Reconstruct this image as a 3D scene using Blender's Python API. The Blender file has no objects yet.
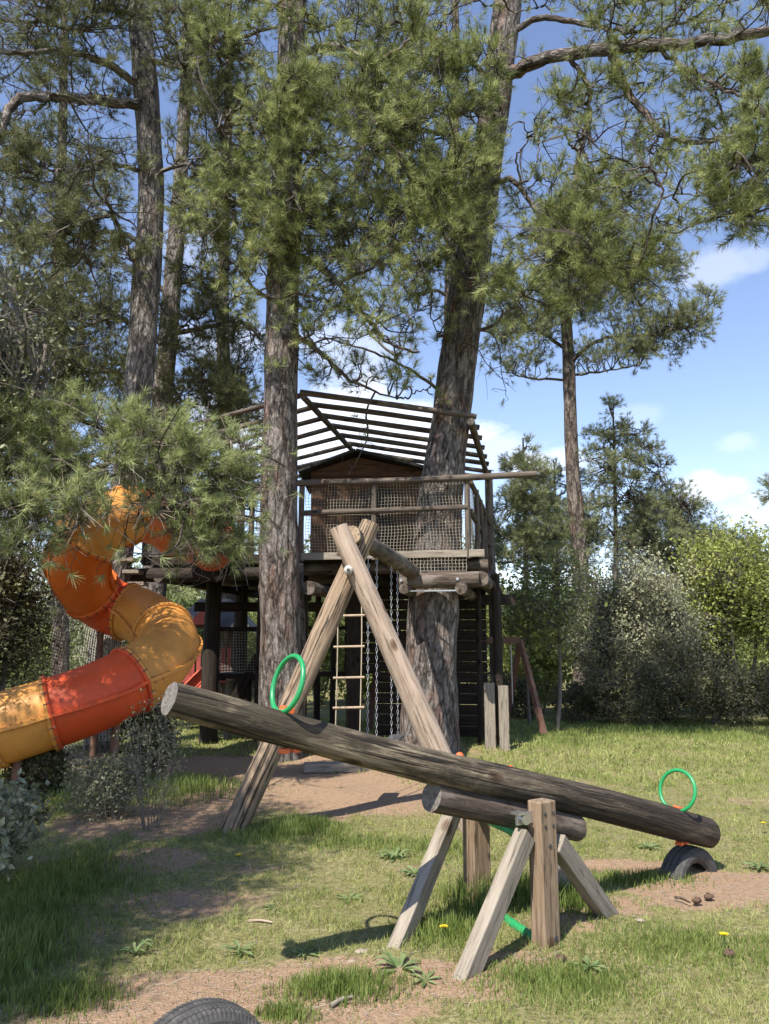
import bpy, math, random
import numpy as np
from mathutils import Vector, noise as mnoise

rng = np.random.default_rng(7)
random.seed(7)
C = bpy.context.scene.collection
SC = bpy.context.scene
R = math.radians

# ------------------------------------------------------------------ camera
PITCH = R(9.8); FP = 773.0; CAMZ = 1.55
cam_d = bpy.data.cameras.new('camera'); cam = bpy.data.objects.new('camera', cam_d); C.objects.link(cam)
cam.location = (0, 0, CAMZ); cam.rotation_euler = (R(90) + PITCH, 0, 0)
cam_d.sensor_fit = 'VERTICAL'; cam_d.sensor_height = 36; cam_d.lens = 36 * FP / 1024
cam_d.clip_start = 0.05; cam_d.clip_end = 2000
SC.camera = cam
# ------------------------------------------------------------------ light
SUNV = Vector((-0.35, -0.64, 1.0)).normalized()
sun_d = bpy.data.lights.new('sun', 'SUN'); sun_d.energy = 4.6; sun_d.angle = R(0.53); sun_d.color = (1.0, 0.94, 0.85)
sun = bpy.data.objects.new('sun', sun_d); C.objects.link(sun)
sun.rotation_euler = SUNV.to_track_quat('Z', 'Y').to_euler()
SC.view_settings.view_transform = 'Standard'; SC.view_settings.look = 'None'
SC.view_settings.exposure = 0.93; SC.view_settings.gamma = 1.0
SC.cycles.max_bounces = 6; SC.cycles.diffuse_bounces = 3; SC.cycles.transmission_bounces = 3; SC.cycles.transparent_max_bounces = 6
SC.cycles.sample_clamp_indirect = 6


def at(px, py, Y):
    a = (px - 384.5) / FP; b = (512 - py) / FP
    dy = math.cos(PITCH) - b * math.sin(PITCH); dz = math.sin(PITCH) + b * math.cos(PITCH)
    t = Y / dy
    return np.array((a * t, Y, CAMZ + dz * t))


def G(px, py):
    a = (px - 384.5) / FP; b = (512 - py) / FP
    dy = math.cos(PITCH) - b * math.sin(PITCH); dz = math.sin(PITCH) + b * math.cos(PITCH)
    t = -CAMZ / dz
    return np.array((a * t, dy * t, 0.0))


# world: Nishita sky with clouds mixed in by direction
W = bpy.data.worlds.new('World'); SC.world = W; W.use_nodes = True
nt = W.node_tree; N = nt.nodes; Lk = nt.links; N.clear()
wo = N.new('ShaderNodeOutputWorld'); bg = N.new('ShaderNodeBackground'); bg.inputs[1].default_value = 0.122
sky = N.new('ShaderNodeTexSky'); sky.sky_type = 'NISHITA'; sky.sun_disc = False
sky.sun_elevation = math.asin(SUNV.z); sky.sun_rotation = math.atan2(SUNV.x, SUNV.y) % (2 * math.pi)
sky.air_density = 1.15; sky.dust_density = 0.1; sky.ozone_density = 1.8; sky.altitude = 700
tc = N.new('ShaderNodeTexCoord')


def cloud_dir(px, py):
    v = at(px, py, 10.0) - np.array((0, 0, CAMZ)); return v / np.linalg.norm(v)


nz = N.new('ShaderNodeTexNoise'); nz.inputs['Scale'].default_value = 9; nz.inputs['Detail'].default_value = 7; nz.inputs['Roughness'].default_value = 0.6
mpn = N.new('ShaderNodeMapping'); mpn.inputs['Scale'].default_value = (1, 1, 2.2)
Lk.new(tc.outputs['Generated'], mpn.inputs[0]); Lk.new(mpn.outputs[0], nz.inputs['Vector'])
blobs = [(705, 489, .036, .75), (735, 486, .026, .6), (765, 498, .03, .4), (685, 493, .02, .5), (715, 270, .045, .30), (745, 262, .03, .25),
         (640, 415, .03, .15), (735, 442, .025, .22), (760, 522, .03, .3), (735, 515, .03, .25), (530, 468, .04, .75), (560, 462, .03, .5), (500, 455, .05, .4),
         (330, 430, .12, .95), (400, 440, .11, .95), (260, 430, .10, .6), (345, 350, .07, .35), (225, 345, .06, .4), (560, 540, .05, .15), (200, 240, .06, .2), (660, 545, .04, .12), (640, 160, .03, .06)]
acc = None
for (px, py, r, s) in blobs:
    d = cloud_dir(px, py)
    sb = N.new('ShaderNodeVectorMath'); sb.operation = 'SUBTRACT'; sb.inputs[1].default_value = tuple(d); Lk.new(tc.outputs['Generated'], sb.inputs[0])
    sc_ = N.new('ShaderNodeVectorMath'); sc_.operation = 'MULTIPLY'; sc_.inputs[1].default_value = (1, 1, 1.9); Lk.new(sb.outputs[0], sc_.inputs[0])
    ln = N.new('ShaderNodeVectorMath'); ln.operation = 'LENGTH'; Lk.new(sc_.outputs[0], ln.inputs[0])
    # value = s * smooth(1 - (len/r) + noise)
    m1 = N.new('ShaderNodeMath'); m1.operation = 'DIVIDE'; Lk.new(ln.outputs['Value'], m1.inputs[0]); m1.inputs[1].default_value = r
    m2 = N.new('ShaderNodeMath'); m2.operation = 'MULTIPLY_ADD'; Lk.new(nz.outputs[0], m2.inputs[0]); m2.inputs[1].default_value = -2.4; Lk.new(m1.outputs[0], m2.inputs[2])
    mr = N.new('ShaderNodeMapRange'); mr.interpolation_type = 'SMOOTHSTEP'; Lk.new(m2.outputs[0], mr.inputs[0])
    mr.inputs[1].default_value = 0.0; mr.inputs[2].default_value = -0.75; mr.inputs[3].default_value = 0.0; mr.inputs[4].default_value = s
    if acc is None: acc = mr.outputs[0]
    else:
        mx = N.new('ShaderNodeMath'); mx.operation = 'MAXIMUM'; Lk.new(acc, mx.inputs[0]); Lk.new(mr.outputs[0], mx.inputs[1]); acc = mx.outputs[0]
cm = N.new('ShaderNodeMix'); cm.data_type = 'RGBA'; tn = N.new('ShaderNodeMix'); tn.data_type = 'RGBA'; tn.blend_type = 'MULTIPLY'; tn.inputs[0].default_value = 1; Lk.new(sky.outputs[0], tn.inputs[6]); tn.inputs[7].default_value = (1.10, 1.0, 1.04, 1); Lk.new(acc, cm.inputs[0]); Lk.new(tn.outputs[2], cm.inputs[6]); cm.inputs[7].default_value = (6.0, 6.25, 6.9, 1)
Lk.new(cm.outputs[2], bg.inputs[0]); Lk.new(bg.outputs[0], wo.inputs[0])

# ------------------------------------------------------------------ materials
MATS = {}


def newmat(name):
    m = bpy.data.materials.new(name); m.use_nodes = True; MATS[name] = m
    nt = m.node_tree; n = nt.nodes; b = n['Principled BSDF']
    return m, nt, n, nt.links, b


def ramp(n, stops):
    r = n.new('ShaderNodeValToRGB'); e = r.color_ramp.elements
    while len(e) < len(stops): e.new(0.5)
    for el, (p, c) in zip(e, stops): el.position = p; el.color = (*c, 1)
    return r


def vec(n, l, scale, attr=True, objrand=True):
    if attr:
        a = n.new('ShaderNodeAttribute'); a.attribute_name = 'lc'; src = a.outputs['Vector']
    else:
        a = n.new('ShaderNodeTexCoord'); src = a.outputs['Object']
    if objrand:
        oi = n.new('ShaderNodeObjectInfo'); ad = n.new('ShaderNodeVectorMath'); ad.operation = 'MULTIPLY_ADD'
        cb = n.new('ShaderNodeCombineXYZ')
        for k in range(3): l.new(oi.outputs['Random'], cb.inputs[k])
        l.new(cb.outputs[0], ad.inputs[0]); ad.inputs[1].default_value = (17, 31, 23); l.new(src, ad.inputs[2]); src = ad.outputs[0]
    m = n.new('ShaderNodeMapping'); m.inputs['Scale'].default_value = scale; l.new(src, m.inputs[0])
    return m.outputs[0]


def noise(n, l, v, scale=1, detail=5, rough=.55, dist=0):
    t = n.new('ShaderNodeTexNoise'); t.inputs['Scale'].default_value = scale; t.inputs['Detail'].default_value = detail
    t.inputs['Roughness'].default_value = rough; t.inputs['Distortion'].default_value = dist; l.new(v, t.inputs['Vector']); return t.outputs[0]


def mix(n, l, f, a, b, mode='MIX'):
    m = n.new('ShaderNodeMix'); m.data_type = 'RGBA'; m.blend_type = mode
    for i, s in ((0, f), (6, a), (7, b)):
        if isinstance(s, (int, float)): m.inputs[i].default_value = s
        elif isinstance(s, tuple): m.inputs[i].default_value = (*s, 1)
        else: l.new(s, m.inputs[i])
    return m.outputs[2]


def wood(name, dark, mid, light, crack=.5, patch=None, grain=14, bump=.5, rough=.85, deep=False, knots=True):
    m, nt, n, l, b = newmat(name)
    g = noise(n, l, vec(n, l, (grain * 2.2, grain * 2.2, 2.6)), 1, 9, .72, .35)
    rp = ramp(n, [(.30, dark), (.48, mid), (.72, light)]); l.new(g, rp.inputs[0]); col = rp.outputs[0]
    ck = noise(n, l, vec(n, l, (30, 30, 1.1) if deep else (46, 46, 2.6)), 1, 4, .6, .8)
    cr = ramp(n, [(.40, (0, 0, 0)), (.46, (1, 1, 1))] if deep else [(.36, (0, 0, 0)), (.44, (1, 1, 1))]); l.new(ck, cr.inputs[0])
    col = mix(n, l, crack, col, mix(n, l, 1.0, col, cr.outputs[0], 'MULTIPLY'))
    if patch:
        pn = noise(n, l, vec(n, l, (5, 5, 1.6)), 1, 8, .7, .3)
        pr = ramp(n, [(.47, (0, 0, 0)), (.57, (1, 1, 1))]); l.new(pn, pr.inputs[0])
        col = mix(n, l, pr.outputs[0], col, mix(n, l, .75, col, patch))
    if knots:
        kv = n.new('ShaderNodeTexVoronoi'); kv.inputs['Scale'].default_value = 1; l.new(vec(n, l, (4.2, 4.2, 2.4)), kv.inputs['Vector'])
        kr = ramp(n, [(.06, (.25, .2, .17)), (.13, (.6, .52, .46)), (.17, (1, 1, 1))]); l.new(kv.outputs['Distance'], kr.inputs[0])
        col = mix(n, l, 1.0, col, kr.outputs[0], 'MULTIPLY')
    l.new(col, b.inputs['Base Color']); b.inputs['Roughness'].default_value = rough; b.inputs['Specular IOR Level'].default_value = .25
    ad = n.new('ShaderNodeMath'); ad.operation = 'MULTIPLY_ADD'; l.new(cr.outputs[0], ad.inputs[0]); ad.inputs[1].default_value = .5; l.new(g, ad.inputs[2])
    bp = n.new('ShaderNodeBump'); bp.inputs['Strength'].default_value = bump; bp.inputs['Distance'].default_value = .03 if deep else .012
    l.new(ad.outputs[0], bp.inputs['Height']); l.new(bp.outputs[0], b.inputs['Normal'])
    return m


def bark(name, crackc, plate, plate2, red, s=7.5, bump=1.0, dist=.05):
    m, nt, n, l, b = newmat(name)
    v0 = vec(n, l, (s, s, s * .25))
    wn = n.new('ShaderNodeTexNoise'); wn.inputs['Scale'].default_value = 1.3; wn.inputs['Detail'].default_value = 5; l.new(v0, wn.inputs['Vector'])
    ad = n.new('ShaderNodeVectorMath'); ad.operation = 'MULTIPLY_ADD'; l.new(wn.outputs['Color'], ad.inputs[0]); ad.inputs[1].default_value = (1.5, 1.5, 1.5); l.new(v0, ad.inputs[2])
    vo = n.new('ShaderNodeTexVoronoi'); vo.feature = 'DISTANCE_TO_EDGE'; vo.inputs['Scale'].default_value = 1; l.new(ad.outputs[0], vo.inputs['Vector'])
    vc = n.new('ShaderNodeTexVoronoi'); vc.inputs['Scale'].default_value = 1; l.new(ad.outputs[0], vc.inputs['Vector'])
    sc2 = n.new('ShaderNodeVectorMath'); sc2.operation = 'MULTIPLY'; sc2.inputs[1].default_value = (2.3, 2.3, 3.1); l.new(ad.outputs[0], sc2.inputs[0])
    v2 = n.new('ShaderNodeTexVoronoi'); v2.feature = 'DISTANCE_TO_EDGE'; v2.inputs['Scale'].default_value = 1; l.new(sc2.outputs[0], v2.inputs['Vector'])
    e2a = ramp(n, [(.0, (.45, .45, .45)), (.16, (1, 1, 1))]); l.new(v2.outputs['Distance'], e2a.inputs[0])
    nb = noise(n, l, vec(n, l, (9, 9, 3)), 1, 6, .75)
    dd = n.new('ShaderNodeMath'); dd.operation = 'MULTIPLY_ADD'; l.new(nb, dd.inputs[0]); dd.inputs[1].default_value = .55; l.new(vo.outputs['Distance'], dd.inputs[2])
    er = ramp(n, [(.24, (0, 0, 0)), (.44, (1, 1, 1))]); l.new(dd.outputs[0], er.inputs[0])
    fl = noise(n, l, vec(n, l, (30, 30, 12)), 1, 6, .7)
    fr = ramp(n, [(.32, plate), (.55, plate2), (.72, tuple(min(1, c * 1.45) for c in plate2))]); l.new(fl, fr.inputs[0])
    rn = noise(n, l, vec(n, l, (4, 4, 1.2)), 1, 4, .6)
    rr = ramp(n, [(.45, (0, 0, 0)), (.65, (1, 1, 1))]); l.new(rn, rr.inputs[0])
    sp = n.new('ShaderNodeSeparateColor'); l.new(vc.outputs['Color'], sp.inputs[0])
    rm = n.new('ShaderNodeMath'); rm.operation = 'MULTIPLY'; l.new(sp.outputs[0], rm.inputs[0]); l.new(rr.outputs[0], rm.inputs[1])
    col = mix(n, l, rm.outputs[0], fr.outputs[0], red)
    col = mix(n, l, .8, col, mix(n, l, 1.0, col, e2a.outputs[0], 'MULTIPLY')); col = mix(n, l, er.outputs[0], crackc, col)
    l.new(col, b.inputs['Base Color']); b.inputs['Roughness'].default_value = .95; b.inputs['Specular IOR Level'].default_value = .15
    h = n.new('ShaderNodeMath'); h.operation = 'MULTIPLY_ADD'; l.new(fl, h.inputs[0]); h.inputs[1].default_value = .5
    e2 = ramp(n, [(.2, (0, 0, 0)), (.6, (1, 1, 1))]); l.new(dd.outputs[0], e2.inputs[0]); l.new(e2.outputs[0], h.inputs[2])
    bp = n.new('ShaderNodeBump'); bp.inputs['Strength'].default_value = bump; bp.inputs['Distance'].default_value = dist
    l.new(h.outputs[0], bp.inputs['Height']); l.new(bp.outputs[0], b.inputs['Normal'])
    return m


def leafmat(name, c1, c2, c3, scale=2.2, trans=.3, rough=.6, fine=14):
    m, nt, n, l, b = newmat(name)
    tcn = n.new('ShaderNodeNewGeometry')
    f = noise(n, l, tcn.outputs['Position'], scale, 4, .6)
    f2 = noise(n, l, tcn.outputs['Position'], fine, 2, .5)
    rp = ramp(n, [(.34, c1), (.5, c2), (.68, c3)])
    ad = n.new('ShaderNodeMath'); ad.operation = 'MULTIPLY_ADD'; l.new(f2, ad.inputs[0]); ad.inputs[1].default_value = .75
    mm = n.new('ShaderNodeMath'); mm.operation = 'MULTIPLY_ADD'; l.new(f, mm.inputs[0]); mm.inputs[1].default_value = .55; mm.inputs[2].default_value = -.15
    l.new(mm.outputs[0], ad.inputs[2]); l.new(ad.outputs[0], rp.inputs[0])
    l.new(rp.outputs[0], b.inputs['Base Color']); b.inputs['Roughness'].default_value = rough; b.inputs['Specular IOR Level'].default_value = .3
    tr = n.new('ShaderNodeBsdfTranslucent'); l.new(rp.outputs[0], tr.inputs[0])
    ms = n.new('ShaderNodeMixShader'); ms.inputs[0].default_value = trans
    l.new(b.outputs[0], ms.inputs[1]); l.new(tr.outputs[0], ms.inputs[2]); l.new(ms.outputs[0], n['Material Output'].inputs[0])
    return m


def plain(name, col, rough=.5, var=.15, scale=6, metal=0, dirt=None, bump=0, spec=.5):
    m, nt, n, l, b = newmat(name)
    v = vec(n, l, (1, 1, 1), attr=False)
    f = noise(n, l, v, scale, 6, .65)
    rp = ramp(n, [(.3, tuple(c * (1 - var) for c in col)), (.7, tuple(min(1, c * (1 + var)) for c in col))]); l.new(f, rp.inputs[0]); c = rp.outputs[0]
    if dirt:
        f2 = noise(n, l, v, scale * 1.7, 8, .75, .5)
        r2 = ramp(n, [(.52, (0, 0, 0)), (.72, (1, 1, 1))]); l.new(f2, r2.inputs[0])
        c = mix(n, l, r2.outputs[0], c, mix(n, l, .6, c, dirt))
    l.new(c, b.inputs['Base Color']); b.inputs['Roughness'].default_value = rough; b.inputs['Metallic'].default_value = metal
    b.inputs['Specular IOR Level'].default_value = spec
    if bump:
        bp = n.new('ShaderNodeBump'); bp.inputs['Strength'].default_value = bump; bp.inputs['Distance'].default_value = .01; l.new(f, bp.inputs['Height']); l.new(bp.outputs[0], b.inputs['Normal'])
    return m


wood('log_grey', (.045, .036, .026), (.15, .125, .09), (.34, .295, .22), .65, patch=(.035, .028, .02), bump=.9)
wood('log_dark', (.03, .022, .016), (.075, .056, .042), (.15, .12, .095), .55, patch=(.2, .17, .14), bump=.6)
wood('timber_pale', (.20, .145, .105), (.37, .28, .21), (.50, .40, .315), .55, grain=9, bump=.45)
wood('timber_rough', (.13, .09, .06), (.29, .21, .14), (.42, .325, .235), .85, grain=16, bump=.9, deep=True)
wood('timber_brown', (.10, .07, .045), (.22, .155, .10), (.33, .25, .17), .6, bump=.6)
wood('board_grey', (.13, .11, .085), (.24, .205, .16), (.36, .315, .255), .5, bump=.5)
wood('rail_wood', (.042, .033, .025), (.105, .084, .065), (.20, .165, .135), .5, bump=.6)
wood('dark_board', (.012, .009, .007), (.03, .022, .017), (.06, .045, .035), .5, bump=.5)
wood('hut_wood', (.04, .02, .011), (.09, .046, .024), (.155, .085, .045), .5, bump=.4)
wood('cut_end', (.07, .062, .054), (.15, .135, .12), (.24, .22, .20), .5, grain=25, bump=.5)
wood('cut_end_warm', (.2, .14, .09), (.36, .27, .18), (.48, .37, .26), .5, grain=25, bump=.4)
wood('seesaw_log', (.04, .03, .02), (.19, .15, .10), (.44, .365, .25), .95, patch=(.035, .028, .02), bump=1.0, deep=True)
_n = MATS['seesaw_log'].node_tree; n = _n.nodes; l = _n.links; b = n['Principled BSDF']; src = b.inputs['Base Color'].links[0].from_socket
_a = n.new('ShaderNodeAttribute'); _a.attribute_name = 'lc'; _s = n.new('ShaderNodeSeparateXYZ'); l.new(_a.outputs['Vector'], _s.inputs[0])
_p = noise(n, l, vec(n, l, (4, 4, 1.1)), 1, 8, .72, .4)
_m = n.new('ShaderNodeMath'); _m.operation = 'MULTIPLY_ADD'; l.new(_s.outputs[2], _m.inputs[0]); _m.inputs[1].default_value = .14; l.new(_p, _m.inputs[2])
_r = ramp(n, [(.66, (0, 0, 0)), (.84, (1, 1, 1))]); l.new(_m.outputs[0], _r.inputs[0])
l.new(mix(n, l, _r.outputs[0], src, mix(n, l, .72, src, (.045, .034, .027))), b.inputs['Base Color'])
bark('bark_grey', (.04, .032, .027), (.14, .115, .10), (.29, .26, .235), (.22, .115, .08), s=8)
bark('bark_pale', (.05, .042, .036), (.17, .15, .13), (.34, .31, .28), (.2, .15, .12), s=10)
bark('bark_far', (.035, .028, .022), (.15, .12, .10), (.26, .22, .19), (.2, .12, .08), s=6)
plain('twig', (.06, .047, .038), .9, .3, 8)
plain('twig_dead', (.27, .23, .19), .9, .3, 8)
plain('stem_grey', (.13, .115, .095), .9, .3, 8)
leafmat('needles', (.06, .085, .026), (.24, .275, .09), (.52, .54, .24), 1.8, .25, fine=6)
leafmat('needles_near', (.14, .175, .065), (.32, .37, .15), (.54, .56, .28), 2.2, .25, fine=7)
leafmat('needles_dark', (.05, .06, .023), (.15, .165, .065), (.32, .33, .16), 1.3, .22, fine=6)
leafmat('needles_far', (.15, .175, .075), (.24, .265, .125), (.37, .39, .21), .9, .25)
leafmat('leaf_lime', (.17, .20, .04), (.30, .34, .08), (.44, .46, .15), 1.2, .4)
leafmat('leaf_green', (.10, .13, .035), (.18, .22, .06), (.28, .32, .11), 1.2, .35)
leafmat('leaf_olive', (.22, .22, .12), (.37, .365, .225), (.54, .53, .36), 1.2, .3)
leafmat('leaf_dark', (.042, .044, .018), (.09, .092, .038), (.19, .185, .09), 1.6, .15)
leafmat('leaf_oak', (.06, .07, .035), (.12, .13, .065), (.3, .3, .18), 2.0, .2)
leafmat('leaf_silver', (.085, .095, .05), (.19, .20, .12), (.40, .40, .28), 4, .15)
leafmat('leaf_scrub', (.08, .09, .045), (.17, .18, .10), (.30, .30, .19), 3, .2)
leafmat('grass_blade', (.17, .21, .055), (.28, .32, .09), (.44, .44, .18), 1.1, .35, fine=9)
leafmat('grass_tall', (.10, .145, .03), (.165, .22, .05), (.27, .32, .10), 1.5, .35, fine=12)
leafmat('weed_leaf', (.10, .15, .05), (.17, .23, .09), (.26, .32, .15), 4, .3)
leafmat('straw', (.24, .19, .10), (.36, .29, .17), (.5, .42, .27), 3, .2)
plain('slide_yellow', (.62, .275, .06), .5, .16, 2.2, dirt=(.27, .14, .05), spec=.35)
plain('slide_orange', (.62, .14, .02), .48, .16, 2.2, dirt=(.30, .09, .03), spec=.35)
plain('slide_red', (.62, .08, .02), .48, .16, 2.2, dirt=(.34, .075, .035), spec=.35)
plain('ring_green', (.018, .25, .08), .35, .1, 5)
plain('pipe_green', (.02, .27, .09), .4, .15, 9, dirt=(.1, .08, .04))
plain('cap_orange', (.62, .12, .03), .5, .12, 10)
plain('steel', (.55, .55, .55), .35, .1, 20, metal=.9)
plain('chain_steel', (.42, .42, .44), .4, .2, 20, metal=.6)
plain('rubber', (.05, .048, .046), .75, .3, 14, dirt=(.17, .145, .12), bump=.3)
plain('net_rope', (.27, .24, .185), .9, .15, 10)
plain('net_rope_pale', (.30, .29, .25), .9, .15, 10)
plain('rope', (.42, .35, .25), .9, .15, 20)
plain('rung_wood', (.36, .27, .185), .7, .2, 20)
plain('hut_roof', (.028, .026, .026), .8, .3, 10)
plain('play_red', (.26, .045, .03), .6, .25, 6)
plain('play_slide', (.5, .10, .05), .5, .15, 6)
plain('play_roof', (.13, .12, .12), .8, .25, 6)
plain('rust_paint', (.15, .075, .05), .8, .3, 10, dirt=(.22, .18, .15))
plain('stone', (.29, .235, .18), .9, .25, 12, bump=.5)
plain('flower_yellow', (.75, .58, .01), .6, .08, 20)
plain('cone_brown', (.09, .055, .035), .9, .3, 30)
plain('pale_plank', (.42, .39, .34), .8, .2, 8)
# ground
m, nt_, n, l, b = newmat('ground_soil')
geo = n.new('ShaderNodeNewGeometry'); pos = geo.outputs['Position']
at_ = n.new('ShaderNodeAttribute'); at_.attribute_name = 'bare'
n1 = noise(n, l, pos, 2.2, 8, .7); n2 = noise(n, l, pos, 28, 6, .7); n3 = noise(n, l, pos, 90, 3, .6); n4 = noise(n, l, pos, .5, 3, .5)
soil = ramp(n, [(.3, (.15, .10, .065)), (.48, (.285, .20, .13)), (.72, (.43, .325, .225))]); l.new(n2, soil.inputs[0])
soil2 = mix(n, l, n1, soil.outputs[0], (.36, .235, .15))
turf = ramp(n, [(.28, (.085, .085, .035)), (.48, (.20, .185, .08)), (.7, (.34, .30, .15))]); l.new(n2, turf.inputs[0])
n1b = noise(n, l, pos, 6.5, 7, .75); nav = n.new('ShaderNodeMath'); nav.operation = 'ADD'; l.new(n1, nav.inputs[0]); l.new(n1b, nav.inputs[1])
md = n.new('ShaderNodeMath'); md.operation = 'MULTIPLY_ADD'; l.new(nav.outputs[0], md.inputs[0]); md.inputs[1].default_value = .95; l.new(at_.outputs['Fac'], md.inputs[2])
md2 = n.new('ShaderNodeMath'); md2.operation = 'MULTIPLY_ADD'; l.new(n2, md2.inputs[0]); md2.inputs[1].default_value = .5; l.new(md.outputs[0], md2.inputs[2])
mr = n.new('ShaderNodeMapRange'); l.new(md2.outputs[0], mr.inputs[0]); mr.inputs[1].default_value = 1.50; mr.inputs[2].default_value = 1.78
col = mix(n, l, mr.outputs[0], turf.outputs[0], soil2)
pr = ramp(n, [(.56, (1, 1, 1)), (.66, (.5, .45, .42))]); l.new(n3, pr.inputs[0])
col = mix(n, l, .8, col, mix(n, l, 1.0, col, pr.outputs[0], 'MULTIPLY'))
l.new(col, b.inputs['Base Color']); b.inputs['Roughness'].default_value = 1; b.inputs['Specular IOR Level'].default_value = .1
bp = n.new('ShaderNodeBump'); bp.inputs['Strength'].default_value = .8; bp.inputs['Distance'].default_value = .02
ha = n.new('ShaderNodeMath'); ha.operation = 'ADD'; l.new(n2, ha.inputs[0]); l.new(n3, ha.inputs[1]); l.new(ha.outputs[0], bp.inputs['Height']); l.new(bp.outputs[0], b.inputs['Normal'])
plain('hill_green', (.05, .065, .03), .95, .4, .08)


# ------------------------------------------------------------------ builders
def tag(o, label=None, cat=None, group=None, kind=None):
    if label: o['label'] = label
    if cat: o['category'] = cat
    if group: o['group'] = group
    if kind: o['kind'] = kind
    return o


def thing(name, label, cat, loc=(0, 0, 0), group=None):
    o = bpy.data.objects.new(name, None); C.objects.link(o); o.location = tuple(float(v) for v in loc); o.empty_display_size = .2
    return tag(o, label, cat, group)


def wloc(o):
    v = np.zeros(3)
    while o is not None: v = v + np.array(o.location); o = o.parent
    return v


def raw_mesh(name, V, F, mats, parent=None, smooth=False, nper=3, lc=None, loc=(0, 0, 0)):
    """V (n,3), F (m,nper) numpy"""
    me = bpy.data.meshes.new(name)
    off = wloc(parent) if parent is not None else np.array(loc, float)
    V = np.asarray(V, np.float32) - off.astype(np.float32); F = np.asarray(F, np.int32)
    me.vertices.add(len(V)); me.vertices.foreach_set('co', V.ravel())
    me.loops.add(F.size); me.loops.foreach_set('vertex_index', F.ravel())
    me.polygons.add(len(F)); me.polygons.foreach_set('loop_start', np.arange(0, F.size, nper, dtype=np.int32))
    me.polygons.foreach_set('use_smooth', np.full(len(F), smooth))
    me.update(calc_edges=True)
    me.materials.append(MATS[mats])
    o = bpy.data.objects.new(name, me); C.objects.link(o)
    if parent is not None: o.parent = parent
    else: o.location = tuple(loc)
    return o


def frame_of(d, up=(0, 0, 1)):
    d = d / np.linalg.norm(d); up = np.array(up, float)
    if abs(d @ up) > .97: up = np.array((1., 0, 0))
    s = np.cross(d, up); s /= np.linalg.norm(s); u = np.cross(s, d)
    return d, s, u


def smooth_path(pts, n=8):
    P = [np.array(p, float) for p in pts]
    P = [2 * P[0] - P[1]] + P + [2 * P[-1] - P[-2]]
    out = []
    for i in range(1, len(P) - 2):
        for k in range(n):
            t = k / n; a, b_, c, d = P[i - 1:i + 3]
            out.append(.5 * ((2 * b_) + (-a + c) * t + (2 * a - 5 * b_ + 4 * c - d) * t * t + (-a + 3 * b_ - 3 * c + d) * t ** 3))
    out.append(P[-2]); return np.array(out)


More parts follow.
